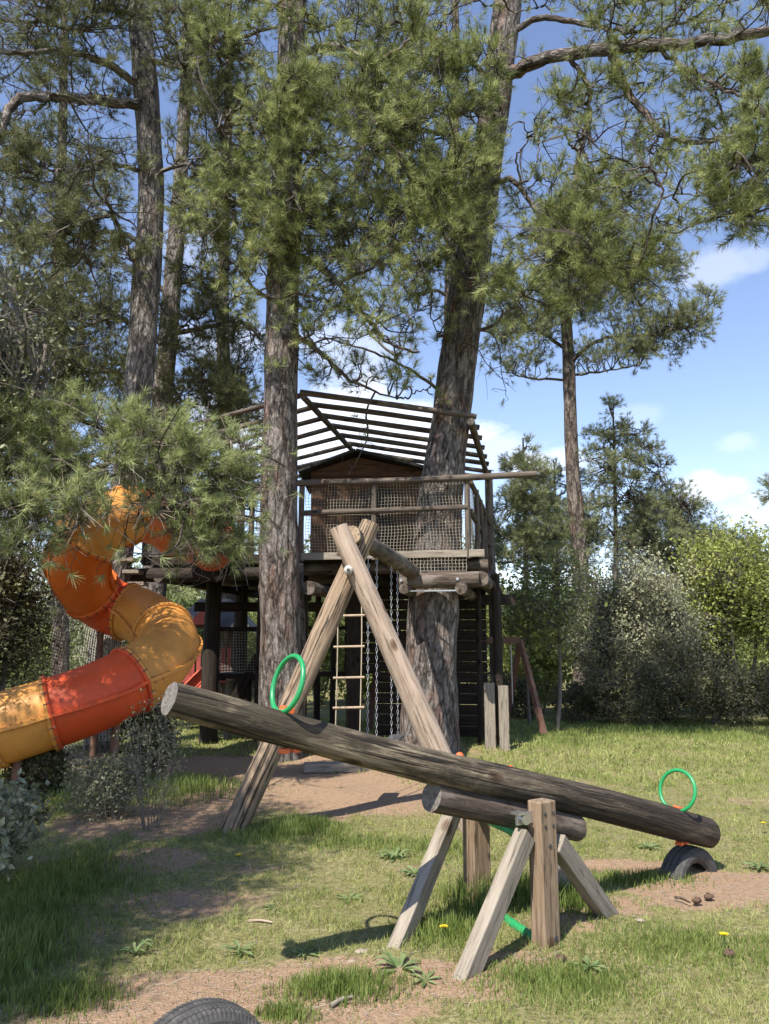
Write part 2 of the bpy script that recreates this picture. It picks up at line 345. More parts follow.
class MB:
    def __init__(s): s.v = []; s.f = []; s.lc = []; s.mi = []; s.sm = []

    def add(s, V, F, LC=None, mi=0, smooth=False):
        o = len(s.v); s.v.extend(map(tuple, V)); s.lc.extend(map(tuple, LC if LC is not None else V))
        for f in F: s.f.append(tuple(o + i for i in f)); s.mi.append(mi); s.sm.append(smooth)

    def tube(s, pts, rad, sides=10, cap=True, wob=0, capmi=0, mi=0, smooth=True, fixed_up=None, squash=None, capstart=True, capend=True, lcoff=0.0):
        pts = np.array(pts, float); n = len(pts)
        rad = np.full(n, rad, float) if np.isscalar(rad) else np.interp(np.linspace(0, 1, n), np.linspace(0, 1, len(rad)), rad)
        T = np.gradient(pts, axis=0); T /= np.linalg.norm(T, axis=1)[:, None]
        L = np.concatenate([[0], np.cumsum(np.linalg.norm(np.diff(pts, axis=0), axis=1))]) + lcoff
        _, sd, _ = frame_of(T[0]); th = np.linspace(0, 2 * np.pi, sides, endpoint=False)
        ph = rng.uniform(0, 6.28, (6,)); V = []; LC = []
        for i in range(n):
            if fixed_up is not None:
                sd = np.cross(T[i], np.array(fixed_up, float)); sd /= np.linalg.norm(sd)
            else:
                sd = sd - (sd @ T[i]) * T[i]; sd /= np.linalg.norm(sd)
            up = np.cross(sd, T[i])
            r = rad[i] * (1 + wob * (np.sin(2 * th + ph[0] + L[i] * 1.3) + .7 * np.sin(3 * th + ph[1] - L[i] * 2.1) + .5 * np.sin(5 * th + ph[2] + L[i] * 4.3) + .4 * np.sin(7 * th + ph[4] + L[i] * 9) + .8 * np.sin(ph[3] + L[i] * 3.7)))
            ring = pts[i] + r[:, None] * (np.cos(th)[:, None] * sd + np.sin(th)[:, None] * up)
            V.append(ring); LC.append(np.stack([np.cos(th) * rad[i], np.sin(th) * rad[i], np.full(sides, L[i])], 1))
        V = np.array(V); LC = np.array(LC)
        F = []
        for i in range(n - 1):
            for k in range(sides):
                a = i * sides + k; b_ = i * sides + (k + 1) % sides; F.append((a, b_, b_ + sides, a + sides))
        s.add(V.reshape(-1, 3), F, LC.reshape(-1, 3), mi, smooth)
        if cap:
            for e, rev, do in ((0, True, capstart), (n - 1, False, capend)):
                if not do: continue
                c = V[e].mean(0); VV = np.vstack([V[e], c]); lcc = LC[e].mean(0); LL = np.vstack([LC[e], lcc])
                FF = [((k + 1) % sides, k, sides) if rev else (k, (k + 1) % sides, sides) for k in range(sides)]
                s.add(VV, FF, LL, capmi, False)
        return s

    def box(s, c, size, Rm=None, mi=0, taper=1.0):
        c = np.array(c, float); h = np.array(size, float) / 2; Rm = np.eye(3) if Rm is None else Rm
        cs = np.array([(x, y, z) for x in (-1, 1) for y in (-1, 1) for z in (-1, 1)], float)
        loc = cs * h
        order = np.argsort(h); lcv = loc[:, order] + rng.uniform(-5, 5, 3)
        V = loc @ Rm.T + c
        F = [(0, 1, 3, 2), (4, 6, 7, 5), (0, 4, 5, 1), (2, 3, 7, 6), (0, 2, 6, 4), (1, 5, 7, 3)]
        s.add(V, F, lcv, mi); return s

    def beam(s, p0, p1, w, h, up=(0, 0, 1), mi=0):
        p0 = np.array(p0, float); p1 = np.array(p1, float); d, sd, u = frame_of(p1 - p0, up)
        Rm = np.stack([d, sd, u], 1)
        return s.box((p0 + p1) / 2, (np.linalg.norm(p1 - p0), w, h), Rm, mi)

    def torus(s, c, axis, Rr, r, n=40, m=10, stretch=1.0, sdir=None, mi=0):
        d, sd, u = frame_of(np.array(axis, float), sdir if sdir is not None else (0, 0, 1)); V = []; F = []
        for i in range(n):
            a = 2 * np.pi * i / n; rd = np.cos(a) * sd + np.sin(a) * u * stretch; rdn = np.cos(a) * sd + np.sin(a) * u
            for k in range(m):
                b_ = 2 * np.pi * k / m; V.append(np.array(c) + rd * Rr + r * (np.cos(b_) * rdn + np.sin(b_) * d))
                F.append((i * m + k, ((i + 1) % n) * m + k, ((i + 1) % n) * m + (k + 1) % m, i * m + (k + 1) % m))
        s.add(V, F, None, mi, True); return s

    def ball(s, c, r, n=8, m=6, sc=(1, 1, 1), mi=0):
        V = []; F = []
        for j in range(m + 1):
            ph = np.pi * j / m
            for i in range(n):
                a = 2 * np.pi * i / n; V.append(np.array(c) + r * np.array((np.sin(ph) * np.cos(a) * sc[0], np.sin(ph) * np.sin(a) * sc[1], np.cos(ph) * sc[2])))
        for j in range(m):
            for i in range(n): F.append((j * n + i, (j + 1) * n + i, (j + 1) * n + (i + 1) % n, j * n + (i + 1) % n))
        s.add(V, F, None, mi, True); return s

    def build(s, name, mats, parent=None, bevel=0, loc=None):
        if isinstance(mats, str): mats = [mats]
        off = wloc(parent) if parent is not None else (np.array(loc, float) if loc is not None else np.zeros(3))
        V = np.array(s.v) - off
        me = bpy.data.meshes.new(name); me.from_pydata([tuple(v) for v in V], [], s.f)
        me.polygons.foreach_set('material_index', s.mi); me.polygons.foreach_set('use_smooth', s.sm)
        for mm in mats: me.materials.append(MATS[mm])
        at = me.attributes.new('lc', 'FLOAT_VECTOR', 'POINT'); at.data.foreach_set('vector', np.array(s.lc, np.float32).ravel())
        me.update(); o = bpy.data.objects.new(name, me); C.objects.link(o)
        if parent is not None: o.parent = parent
        else: o.location = tuple(off)
        if bevel:
            bm = o.modifiers.new('bevel', 'BEVEL'); bm.width = bevel; bm.segments = 2; bm.limit_method = 'ANGLE'; bm.angle_limit = R(50)
        return o


def unit(v): return v / (np.linalg.norm(v, axis=-1, keepdims=True) + 1e-9)


def perp_basis(D):
    ref = np.where(np.abs(D[:, 2:3]) > .9, np.array([[1., 0, 0]]), np.array([[0, 0, 1.]]))
    s = unit(np.cross(D, ref)); return s, np.cross(s, D)


def needles_arrays(P, D, nn, L, w, spread=(12, 72), base=.5):
    """P tip base points (n,3), D twig directions; returns V,F of needle triangles"""
    n = len(P); s, u = perp_basis(D)
    a = np.radians(rng.uniform(spread[0], spread[1], (n, nn))); ph = rng.uniform(0, 2 * np.pi, (n, nn))
    rd = np.cos(ph)[..., None] * s[:, None] + np.sin(ph)[..., None] * u[:, None]
    ND = np.cos(a)[..., None] * D[:, None] + np.sin(a)[..., None] * rd
    ND[..., 2] -= .08
    ll = L * rng.uniform(.7, 1.1, (n, nn))[..., None] * rng.uniform(.75, 1.15, (n, 1, 1))
    st = P[:, None] - D[:, None] * rng.uniform(0, base, (n, nn))[..., None] * L
    tip = st + ND * ll; side = unit(np.cross(ND, rng.normal(size=ND.shape))) * w / 2
    V = np.stack([st - side, st + side, tip], 2).reshape(-1, 3)
    F = np.arange(len(V)).reshape(-1, 3)
    return V, F


def stick_arrays(A, B, r0, r1):
    """3-sided tapered sticks from A to B"""
    D = unit(B - A); s, u = perp_basis(D); V = []
    for (Pp, r) in ((A, r0), (B, r1)):
        r = np.asarray(r).reshape(-1, 1) * np.ones((len(A), 1))
        for k in range(3):
            an = 2.0944 * k; V.append(Pp + r * (math.cos(an) * s + math.sin(an) * u))
    V = np.stack(V, 1)  # n,6,3
    i = np.arange(len(A))[:, None, None] * 6
    q = np.array([(0, 1, 4, 3), (1, 2, 5, 4), (2, 0, 3, 5)])[None]
    return V.reshape(-1, 3), (q + i).reshape(-1, 4)


class Foliage:
    def __init__(s): s.nv = []; s.nf = []; s.no = 0; s.tv = []; s.tf = []; s.to = 0; s.dv = []; s.df = []; s.do = 0

    def addn(s, V, F): s.nv.append(V); s.nf.append(F + s.no); s.no += len(V)

    def addt(s, V, F): s.tv.append(V); s.tf.append(F + s.to); s.to += len(V)

    def curve_sticks(s, A, B, r0, r1, segs=4, bend=.15):
        n = len(A); Ls = np.linalg.norm(B - A, axis=1, keepdims=True)
        off1 = rng.normal(size=(n, 3)) * Ls * bend; off2 = rng.normal(size=(n, 3)) * Ls * bend * .6
        off1[:, 2] += Ls[:, 0] * .08
        prev = A
        for k in range(segs):
            t1 = (k + 1) / segs; w1 = 4 * t1 * (1 - t1)
            nx = A + (B - A) * t1 + off1 * w1 + off2 * math.sin(2 * np.pi * t1)
            s.addt(*stick_arrays(prev, nx, r0 + (r1 - r0) * k / segs, r0 + (r1 - r0) * t1)); prev = nx

    def clump(s, c, rad, n, L=.12, w=.0045, nn=30, limb=None, node=None, up=.45, dead=0):
        """sub-branches from the limb into an ellipsoid, twigs with needle tufts at their ends"""
        c = np.array(c); rad = np.array(rad); K = max(3, int(n / 9))
        q = unit(rng.normal(size=(K, 3))) * (rng.uniform(.1, 1, (K, 1)) ** .5) * (1 + .28 * np.abs(rng.normal(size=(K, 1)))); nodes = c + q * rad * .9
        if limb is None: limb = np.array([c - rad * .3, c])
        # attach each node to a limb point biased to nearest
        d = np.linalg.norm(limb[None] - nodes[:, None], axis=2); idx = np.argmin(d + rng.uniform(0, .25, d.shape) * d, axis=1)
        s.curve_sticks(limb[idx], nodes, .017, .007)
        k = rng.integers(0, K, n); m = rad.mean()
        lim = limb[idx][k]; outd = unit(nodes[k] - lim + 1e-6)
        tl = np.clip(rng.normal(.30, .11, (n, 1)), .08, .6) * min(1.2, .45 + m * .8)
        dirs = unit(outd * .45 + rng.normal(size=(n, 3)) * .62 + np.array((0, 0, up)) + q[k] * .3)
        st = lim + (nodes[k] - lim) * rng.uniform(.55, 1, (n, 1)); en = st + dirs * tl
        mid = (st + en) / 2 + rng.normal(size=(n, 3)) * .02; mid[:, 2] -= .03
        s.addt(*stick_arrays(st, mid, .0045, .0035)); s.addt(*stick_arrays(mid, en, .0035, .003))
        s.addn(*needles_arrays(en, unit(en - mid), nn, L, w))
        h = rng.random(n) < .45
        s.addn(*needles_arrays(mid[h] + (en - mid)[h] * .3, unit(en - mid)[h], max(4, nn // 2), L * .9, w))
        if dead:
            j = rng.integers(0, K, dead); A = nodes[j]; B = A + unit(rng.normal(size=(dead, 3)) + np.array((0, -.2, -.35))) * rng.uniform(.12, .4, (dead, 1))
            V, F = stick_arrays(A, B, .004, .002); s.dv.append(V); s.df.append(F + s.do); s.do += len(V)

    def build(s, parent, nmat='needles', tmat='twig', crown='crown', twig='twigs'):
        a = raw_mesh(crown, np.vstack(s.nv), np.vstack(s.nf), nmat, parent)
        b = raw_mesh(twig, np.vstack(s.tv), np.vstack(s.tf), tmat, parent, nper=4)
        if s.dv: raw_mesh('dead_twigs', np.vstack(s.dv), np.vstack(s.df), 'twig_dead', parent, nper=4)['kind'] = 'stuff'
        return a, b


def px_r(rx, ry, Y, rz=None):
    k = Y / FP; return np.array((rx * k, (rz if rz else (rx + ry) / 2 * k), ry * k))


def limb_mesh(pts, r0, r1, parent, mat, name='limb', sides=9):
    P = smooth_path(pts, 7); P = P + rng.normal(size=P.shape) * .012
    MB().tube(P, [r0, r1], sides, wob=.04).build(name, mat, parent); return P


def auto_limb(tr, c, parent, mat, r0=.045, droop=.25, paths=()):
    """limb from trunk path tr, or side branch from a limb already there, to clump centre c"""
    c = np.array(c); best = None
    for P in paths:
        dd = np.linalg.norm(P - c, axis=1) + np.linspace(0, .5, len(P)); j = int(np.argmin(dd))
        if best is None or dd[j] < best[0]: best = (dd[j], P[j])
    if best is not None and best[0] < np.linalg.norm(tr - c, axis=1).min() * .9:
        a = best[1]; d = c - a; L = np.linalg.norm(d)
        return limb_mesh([a, a + d * .35 + rng.normal(size=3) * .12 * L, a + d * .7 + rng.normal(size=3) * .10 * L, c + unit(d) * .1], .010 + .012 * min(L, 2), .008, parent, mat, sides=6)
    hz = np.linalg.norm(tr[:, :2] - c[:2], axis=1)
    zt = c[2] - .22 * hz.mean() + rng.uniform(-.3, .2); i = int(np.argmin(np.abs(tr[:, 2] - zt))); a = tr[i]
    d = c - a; mid1 = a + d * .35 + np.array((0, 0, droop * .35)) + rng.normal(size=3) * .1; mid2 = a + d * .7 + rng.normal(size=3) * .12
    return limb_mesh([a, mid1, mid2, c + unit(d) * .1], r0, .014, parent, mat)


def pine(label, trunk_pts, radii, bmat, limbs, clumps, nmat='needles', group=None, L=.12, w=.0045, nn=30, dens=2.5, auto=True, sides=28, wob=.03, dead=0, cat='tree', limb_r=.045, name='pine_tree', fills=(), bare=0):
    base = np.array(trunk_pts[0], float); base[2] = 0
    t = thing(name, label, cat, base, group)
    tr = smooth_path(trunk_pts, 10)
    MB().tube(tr, radii, sides, wob=wob).build('trunk', bmat, t)
    F = Foliage(); paths = []
    for (pts, r0, r1) in limbs: paths.append(limb_mesh(pts, r0, r1, t, bmat))
    for (fx0, fy0, fx1, fy1, fd, fc, fn) in fills:
        for _ in range(fc): clumps = clumps + [(rng.uniform(fx0, fx1), rng.uniform(fy0, fy1), fd + rng.uniform(-.8, .8), rng.uniform(16, 34), rng.uniform(10, 20), int(fn * rng.uniform(.5, 1.4)))]
    for cl in clumps:
        px, py, Y, rx, ry, n = cl[:6]; c = at(px, py, Y); rad = px_r(rx, ry, Y)
        best = None
        if paths:
            dd = [np.linalg.norm(p - c, axis=1).min() for p in paths]
            if min(dd) < rad.mean() * 1.3: best = paths[int(np.argmin(dd))]
        if best is None: best = auto_limb(tr, c, t, bmat, limb_r, paths=paths); paths.append(best)
        near = best[np.linalg.norm(best - c, axis=1) < rad.mean() * 1.8]
        if len(near) < 2: near = best[-4:]
        F.clump(c, rad, int(n * dens), L, w, nn, near, dead=dead)
    if bare:  # crooked leafless branches and their twigs
        src = [p for p in paths if len(p) > 8]
        for _ in range(bare):
            P = src[int(rng.integers(0, len(src)))]; a = P[int(rng.integers(len(P) // 4, len(P)))]; d = unit(rng.normal(size=3) * np.array((1, .7, .75)) + unit(P[-1] - P[0]) * .6); Lb = rng.uniform(.5, 1.5)
            q = [a]
            for k in range(4): d = unit(d + rng.normal(size=3) * .38); q.append(q[-1] + d * Lb / 4)
            Pb = smooth_path(q, 3); rr = np.linspace(.02, .006, len(Pb)) * rng.uniform(.6, 1.15)
            F.addt(*stick_arrays(Pb[:-1], Pb[1:], rr[:-1], rr[1:]))
            m = 9; A = Pb[rng.integers(2, len(Pb), m)]; B = A + unit(rng.normal(size=(m, 3)) + d * .8) * rng.uniform(.15, .55, (m, 1)); F.curve_sticks(A, B, .006, .002, 3, .2)
            m2 = rng.random(m) < .5; F.addn(*needles_arrays(B[m2], unit(B[m2] - A[m2]), nn, L, w)) if m2.any() else None
    F.build(t, nmat)
    return t, tr


def leaves_arrays(P, size, elong=1.6, flat=None):
    n = len(P); a = unit(rng.normal(size=(n, 3))); b_ = unit(np.cross(a, rng.normal(size=(n, 3))))
    if flat is not None: a[:, 2] *= flat; a = unit(a); b_ = unit(np.cross(a, unit(rng.normal(size=(n, 3)) * .4 + np.array((0, 0, 1.)))))
    sz = size * rng.uniform(.6, 1.3, (n, 1))
    l_ = a * sz * elong / 2; w_ = b_ * sz / 2
    V = np.stack([P - l_, P - w_ * .9 + l_ * .1, P + l_, P + w_ * .9 + l_ * .1], 1).reshape(-1, 3)
    return V, np.arange(4 * n).reshape(-1, 4)


def leafy(name, label, cat, base, height, width, nl, leaf, lmat, trunk_r=.03, nst=3, group=None, zlo=.05, cluster=60, tmat='stem_grey', depth=None, elong=1.6, spread=.13, kind_shape='bush', seed=None, trunkname='trunk'):
    """broad-leaved shrub or tree: stems, branches to leaf clusters, leaves"""
    base = np.array(base, float); depth = depth or width
    t = thing(name, label, cat, (base[0], base[1], 0), group)
    F = Foliage(); K = max(5, nl // cluster)
    q = unit(rng.normal(size=(K, 3))) * (rng.uniform(.12, 1, (K, 1)) ** .45)
    zc = height * (zlo + 1) / 2; hz = height * (1 - zlo) / 2
    cen = q * np.array((width / 2, depth / 2, hz)) * (1 - spread)
    cen *= (1 + .25 * np.sin(cen[:, :1] * 5 + cen[:, 2:] * 4 + base[0]))
    cen = cen + np.array((base[0], base[1], zc))
    cen[:, 2] = np.maximum(cen[:, 2], .08)
    mb = MB(); tips = []
    for i in range(nst):
        an = rng.uniform(0, 6.28); rr = width * (.05 + .16 * (nst > 1)); top = base + np.array((math.cos(an) * rr * 1.2, math.sin(an) * rr * 1.2, height * (.6 if nst > 1 else .8)))
        b0 = base + np.array((math.cos(an) * .05 * (nst > 1), math.sin(an) * .05 * (nst > 1), -.1))
        P = smooth_path([b0, b0 * .6 + top * .4 + rng.normal(size=3) * .03 * height * .5, top], 6)
        mb.tube(P, [trunk_r, trunk_r * .4], 7, wob=.05); tips.append(P)
    mb.build(trunkname, tmat, t)
    LP = np.vstack(tips); lo = LP[LP[:, 2] > height * zlo * .8] if zlo > .1 else LP
    d = np.linalg.norm(lo[None] - cen[:, None], axis=2) + np.maximum(0, lo[None, :, 2] - cen[:, None, 2]) * 1.5
    idx = np.argmin(d, 1)
    F.curve_sticks(lo[idx], cen, trunk_r * .3, trunk_r * .1, 3, .1)
    k = rng.integers(0, K, nl); sp = spread * (width + height) / 2
    P = cen[k] + rng.normal(size=(nl, 3)) * sp * .5 * rng.uniform(.5, 1.3, (K, 1))[k]
    P[:, 2] = np.maximum(P[:, 2], .03)
    V, Fc = leaves_arrays(P, leaf, elong)
    raw_mesh('crown' if cat == 'tree' else 'foliage', V, Fc, lmat, t, nper=4)
    # small twigs
    nt2 = min(nl // 4, 2500); kk = rng.integers(0, nl, nt2); F.addt(*stick_arrays(cen[k[kk]], P[kk], trunk_r * .07 + .001, .001))
    raw_mesh('twigs', np.vstack(F.tv), np.vstack(F.tf), tmat, t, nper=4)
    return t


# ------------------------------------------------------------------ ground
BARE = []  # world-space ellipses of trodden earth: cx, cy, rx, ry, rot, strength
def bare_px(px, py, w, h, s=1.0):
    c = G(px, py); rx = abs(G(px + w, py)[0] - c[0]); ry = (G(px, py - h)[1] - G(px, py + h)[1]) / 2
    BARE.append((c[0], c[1], rx, ry, s))
for a in [(240, 1000, 190, 32, 1.0), (120, 1010, 120, 22, .8), (330, 985, 110, 28, .85), (60, 1015, 60, 12, .5), (470, 985, 60, 20, .7),
          (340, 790, 85, 22, 1.0), (270, 775, 70, 16, .9), (400, 800, 60, 14, .8), (150, 820, 90, 18, .9), (230, 800, 60, 18, .8), (200, 765, 60, 10, .9), (290, 762, 120, 8, .7),
          (640, 870, 80, 10, .9), (700, 888, 75, 18, 1.0), (765, 885, 40, 18, .8), (600, 905, 50, 12, .7), (560, 925, 40, 12, .6), (370, 750, 130, 8, .6),
          (430, 975, 60, 14, .7), (740, 800, 60, 5, .4), (590, 785, 50, 6, .35), (180, 900, 100, 16, .55), (120, 862, 90, 14, .8), (240, 868, 60, 8, .45), (90, 930, 60, 12, .5), (440, 870, 60, 6, .4), (700, 930, 50, 8, .35), (560, 870, 60, 6, .5), (60, 760, 60, 10, .7), (520, 960, 50, 12, .6), (340, 870, 60, 16, .25), (620, 985, 50, 14, .35)]:
    bare_px(*a)
BA = np.array(BARE)


def bare_at(x, y):
    dx = (x[:, None] - BA[None, :, 0]) / BA[None, :, 2]; dy = (y[:, None] - BA[None, :, 1]) / BA[None, :, 3]
    v = BA[None, :, 4] * np.clip(1.25 - (dx * dx + dy * dy) * .75, 0, 1)
    return np.clip(v.max(1), 0, 1)


def gh(x, y):
    fade = np.clip((np.abs(y - 7)) / 60, 0, 1)
    return .012 * np.sin(x * 1.7 + 1) * np.cos(y * 1.3) + .008 * np.sin(x * 4.1 + y * 3.3) + .006 * np.sin(x * 9 - y * 7.3)


def warp(n, lo, hi, c, k):
    t = np.linspace(-1, 1, n); s_ = np.sinh(t * k) / math.sinh(k); return np.where(s_ < 0, c + s_ * (c - lo), c + s_ * (hi - c))


gx = warp(340, -400, 400, 0, 6.2); gy = warp(420, -300, 700, 5.5, 6.0)
XX, YY = np.meshgrid(gx, gy); Vg = np.stack([XX.ravel(), YY.ravel(), gh(XX.ravel(), YY.ravel())], 1)
ii = np.arange(len(gy) - 1)[:, None] * len(gx) + np.arange(len(gx) - 1)[None]; ii = ii.ravel()
gr = raw_mesh('ground', Vg, np.stack([ii, ii + 1, ii + 1 + len(gx), ii + len(gx)], 1), 'ground_soil', smooth=True, nper=4)
ba = gr.data.attributes.new('bare', 'FLOAT', 'POINT'); ba.data.foreach_set('value', bare_at(Vg[:, 0], Vg[:, 1]).astype(np.float32))
tag(gr, kind='structure')

# far hill
hx = np.linspace(-260, 320, 90); hy = np.linspace(110, 330, 30); HX, HY = np.meshgrid(hx, hy)
HZ = 16 * np.sin(np.clip((HY - 110) / 150, 0, 1) * np.pi / 2) * (1 + .15 * np.sin(HX * .02) + .08 * np.sin(HX * .07)) - .5 + rng.normal(size=HX.shape) * .7
iy = np.arange(len(hy) - 1)[:, None] * len(hx) + np.arange(len(hx) - 1)[None]; iy = iy.ravel()
tag(raw_mesh('hill', np.stack([HX.ravel(), HY.ravel(), HZ.ravel()], 1), np.stack([iy, iy + 1, iy + 1 + len(hx), iy + len(hx)], 1), 'hill_green', smooth=True, nper=4), kind='structure')

# ------------------------------------------------------------------ grass
def grass(name, n, ylo, yhi, hmin, hmax, w, mat, power=1.0, mask=None, spreadx=.62, lean=.5):
    y = ylo + (yhi - ylo) * rng.random(n) ** power; x = rng.uniform(-1, 1, n) * (spreadx * y + .8)
    b_ = bare_at(x, y)
    nv = np.array([mnoise.noise((float(a) * 1.4, float(c) * 1.4, 0.3)) for a, c in zip(x[::8], y[::8])]); nv = np.repeat(nv, 8)[:n]
    nv2 = np.array([mnoise.noise((float(a) * 6, float(c) * 6, 4.3)) for a, c in zip(x, y)]); keep = rng.random(n) > b_ * 1.15 + np.clip(-nv * .9, 0, .5) + np.clip(.25 - nv2 * 1.6, 0, .9) * .75
    if mask is not None: keep &= mask(x, y)
    x = x[keep]; y = y[keep]; nv = nv[keep]; m_ = len(x)
    h = rng.uniform(hmin, hmax, m_) * (1 + np.clip(nv + nv2[keep], -.5, 1.2)) ; ww = w * (.6 + y / 9)
    an = rng.uniform(0, 6.28, m_); ln = rng.uniform(0, lean, m_) * h; la = rng.uniform(0, 6.28, m_)
    B = np.stack([x, y, gh(x, y) - .003], 1); sd = np.stack([np.cos(an) * ww / 2, np.sin(an) * ww / 2, np.zeros(m_)], 1)
    T = B + np.stack([np.cos(la) * ln, np.sin(la) * ln, h], 1)
    V = np.stack([B - sd, B + sd, T], 1).reshape(-1, 3)
    return V


V = np.vstack([grass('g', 330000, 2.9, 9.5, .010, .034, .005, '', 1.0, lean=1.1), grass('g', 150000, 9, 17, .02, .05, .010, '', 1.0, lean=.9)])
tag(raw_mesh('grass', V, np.arange(len(V)).reshape(-1, 3), 'grass_blade'), 'short yellowish green grass covering the ground around the seesaw', 'grass', kind='stuff')
V = np.vstack([grass('g', 90000, 2.9, 12, .006, .03, .003, '', 1.0, lean=3.0)])
tag(raw_mesh('dry_grass', V, np.arange(len(V)).reshape(-1, 3), 'straw'), 'dry straw blades scattered through the lawn', 'dry grass', kind='stuff')


def patches(lst):
    out = []
    for (px, py, wpx, hpx, n, hh) in lst:
        c = G(px, py); rx = wpx * c[1] / FP; ry = (G(px, py - hpx)[1] - G(px, py + hpx)[1]) / 2
        q = rng.normal(size=(n, 2)) * .62 * (1 + .3 * np.sin(np.arange(n) * .01))[:, None]; x = c[0] + q[:, 0] * rx; y = c[1] + q[:, 1] * ry
        h = hh * rng.uniform(.4, 1.1, n) * np.clip(1.2 - (q ** 2).sum(1) * .5, .3, 1.2); an = rng.uniform(0, 6.28, n); la = rng.uniform(0, 6.28, n); ln = h * rng.uniform(0, .6, n)
        ww = .005 * (.6 + y / 8); B = np.stack([x, y, gh(x, y) - .004], 1); sd = np.stack([np.cos(an) * ww / 2, np.sin(an) * ww / 2, 0 * x], 1)
        M = B + np.stack([np.cos(la) * ln * .3, np.sin(la) * ln * .3, h * .6], 1); T = B + np.stack([np.cos(la) * ln, np.sin(la) * ln, h], 1)
        i = np.arange(n)[:, None] * 5
        Vv = np.stack([B - sd, B + sd, M + sd * .7, M - sd * .7, T], 1).reshape(-1, 3)
        out.append(Vv)
    return np.vstack(out)


V = patches([(25, 905, 50, 60, 6000, .13), (10, 960, 50, 40, 3500, .12), (95, 885, 70, 36, 2600, .06), (255, 838, 45, 8, 700, .09), (300, 832, 40, 9, 1200, .13), (350, 845, 60, 10, 900, .07), (100, 795, 60, 16, 1600, .12),
             (520, 900, 30, 14, 700, .16), (475, 905, 35, 14, 900, .17), (575, 905, 30, 12, 800, .14), (440, 935, 45, 18, 1400, .10), (340, 990, 60, 14, 1600, .09), (285, 1018, 30, 8, 500, .08),
             (640, 733, 120, 8, 2200, .13), (560, 742, 60, 8, 900, .10), (720, 736, 60, 8, 900, .10), (620, 880, 70, 8, 1500, .07), (690, 950, 120, 30, 4000, .05), (560, 985, 80, 25, 3000, .06), (430, 850, 60, 14, 1200, .07), (60, 1000, 60, 20, 1500, .08), (180, 790, 70, 14, 1800, .14)])
nb = len(V) // 5; i5 = np.arange(nb)[:, None] * 5
Ft = np.concatenate([i5 + np.array([[0, 1, 2]]), i5 + np.array([[0, 2, 3]]), i5 + np.array([[3, 2, 4]])])
tag(raw_mesh('tall_grass', V, Ft, 'grass_tall'), 'longer green grass tufts by the bushes and posts', 'tall grass', kind='stuff')

# ------------------------------------------------------------------ seesaw
TH_ = R(36); ax = np.array((math.cos(TH_), math.sin(TH_), 0)); pp = np.array((-math.sin(TH_), math.cos(TH_), 0))
M0 = np.array((.75, 4.66, .757)); slope = -.268
def LG(s, dz=0, dp=0): return M0 + ax * s + np.array((0, 0, slope * s + dz)) + pp * dp
ldir = (ax + np.array((0, 0, slope))); ldir /= np.linalg.norm(ldir)
S = thing('seesaw', 'long weathered log seesaw tilted with its far end down on a tyre', 'seesaw', (.75, 4.66, 0))
ll = np.linspace(-2.08, 1.90, 40); pts = np.array([LG(s) + np.array((0, 0, .012 * math.sin(s * 2))) for s in ll])
lr = [.072, .079, .086, .09, .094, .095, .097, .098, .10, .10]
log = MB().tube(pts, lr, 48, wob=.03, capmi=1).build('log', ['seesaw_log', 'cut_end'], S)
pts = np.array([LG(s, -.162) for s in np.linspace(-.62, .52, 12)])
MB().tube(pts, .078, 26, wob=.015, capmi=1).build('pivot_log', ['log_dark', 'cut_end'], S)
fp = G(547, 946); rpst = G(478, 904)
def yawm(v):
    v = v / np.linalg.norm(v); return np.stack([v, np.array((-v[1], v[0], 0)), np.array((0, 0, 1.))], 1)
A3 = yawm(ax)
MB().box(fp + np.array((0, .02, .295)), (.12, .10, .86), A3).build('post', 'timber_brown', S, bevel=.008)
MB().box(rpst + np.array((0, .02, .28)), (.135, .11, .78), A3).build('post', 'timber_brown', S, bevel=.008)
def foot(px, py): return G(px, py)
for (top, ft) in (((fp + np.array((-.10, -.02, .56))), G(466, 978)), ((fp + np.array((.08, .06, .50))), G(608, 916)), ((rpst + np.array((-.10, 0, .63))), G(398, 948)), ((rpst + np.array((.08, .04, .6))), G(572, 888))):
    d = ft - top; d /= np.linalg.norm(d)
    MB().beam(top, ft + d * .12, .075, .105).build('brace', 'board_grey', S, bevel=.006)
for (z, m_) in ((.50, .035), (.0, .035)):
    MB().tube([fp + np.array((-.02, .03, z)), rpst + np.array((0, 0, z + .02))], m_ * .75, 14).build('crossbar', 'pipe_green', S)
MB().tube([fp + np.array((0, .03, .60)), rpst + np.array((0, 0, .60))], .012, 10).build('pivot_rod', 'steel', S)
br = fp + pp * .03 + np.array((0, 0, .645)) - ax * .12
b1 = MB(); b1.beam(br - ax * .05, br + ax * .12, .012, .06); b1.beam(br - ax * .06 + np.array((0, 0, .03)), br - ax * .0 + np.array((0, 0, .03)), .06, .012); b1.tube([br - pp * .03, br + pp * .03], .03, 14)
b1.build('pivot_bracket', 'steel', S)
fm = fp + np.array((0, .02, 0)) - pp * .0555
for (dx, z, r0) in ((-.03, .665, .009), (.03, .665, .009), (-.03, .60, .009), (.03, .60, .009), (-.0, .50, .011), (.02, .04, .014)):
    q = fm + ax * dx + np.array((0, 0, z)) + pp * .006; MB().tube([q + pp * .004, q - pp * .005], r0, 8).build('bolt', 'rubber', S)
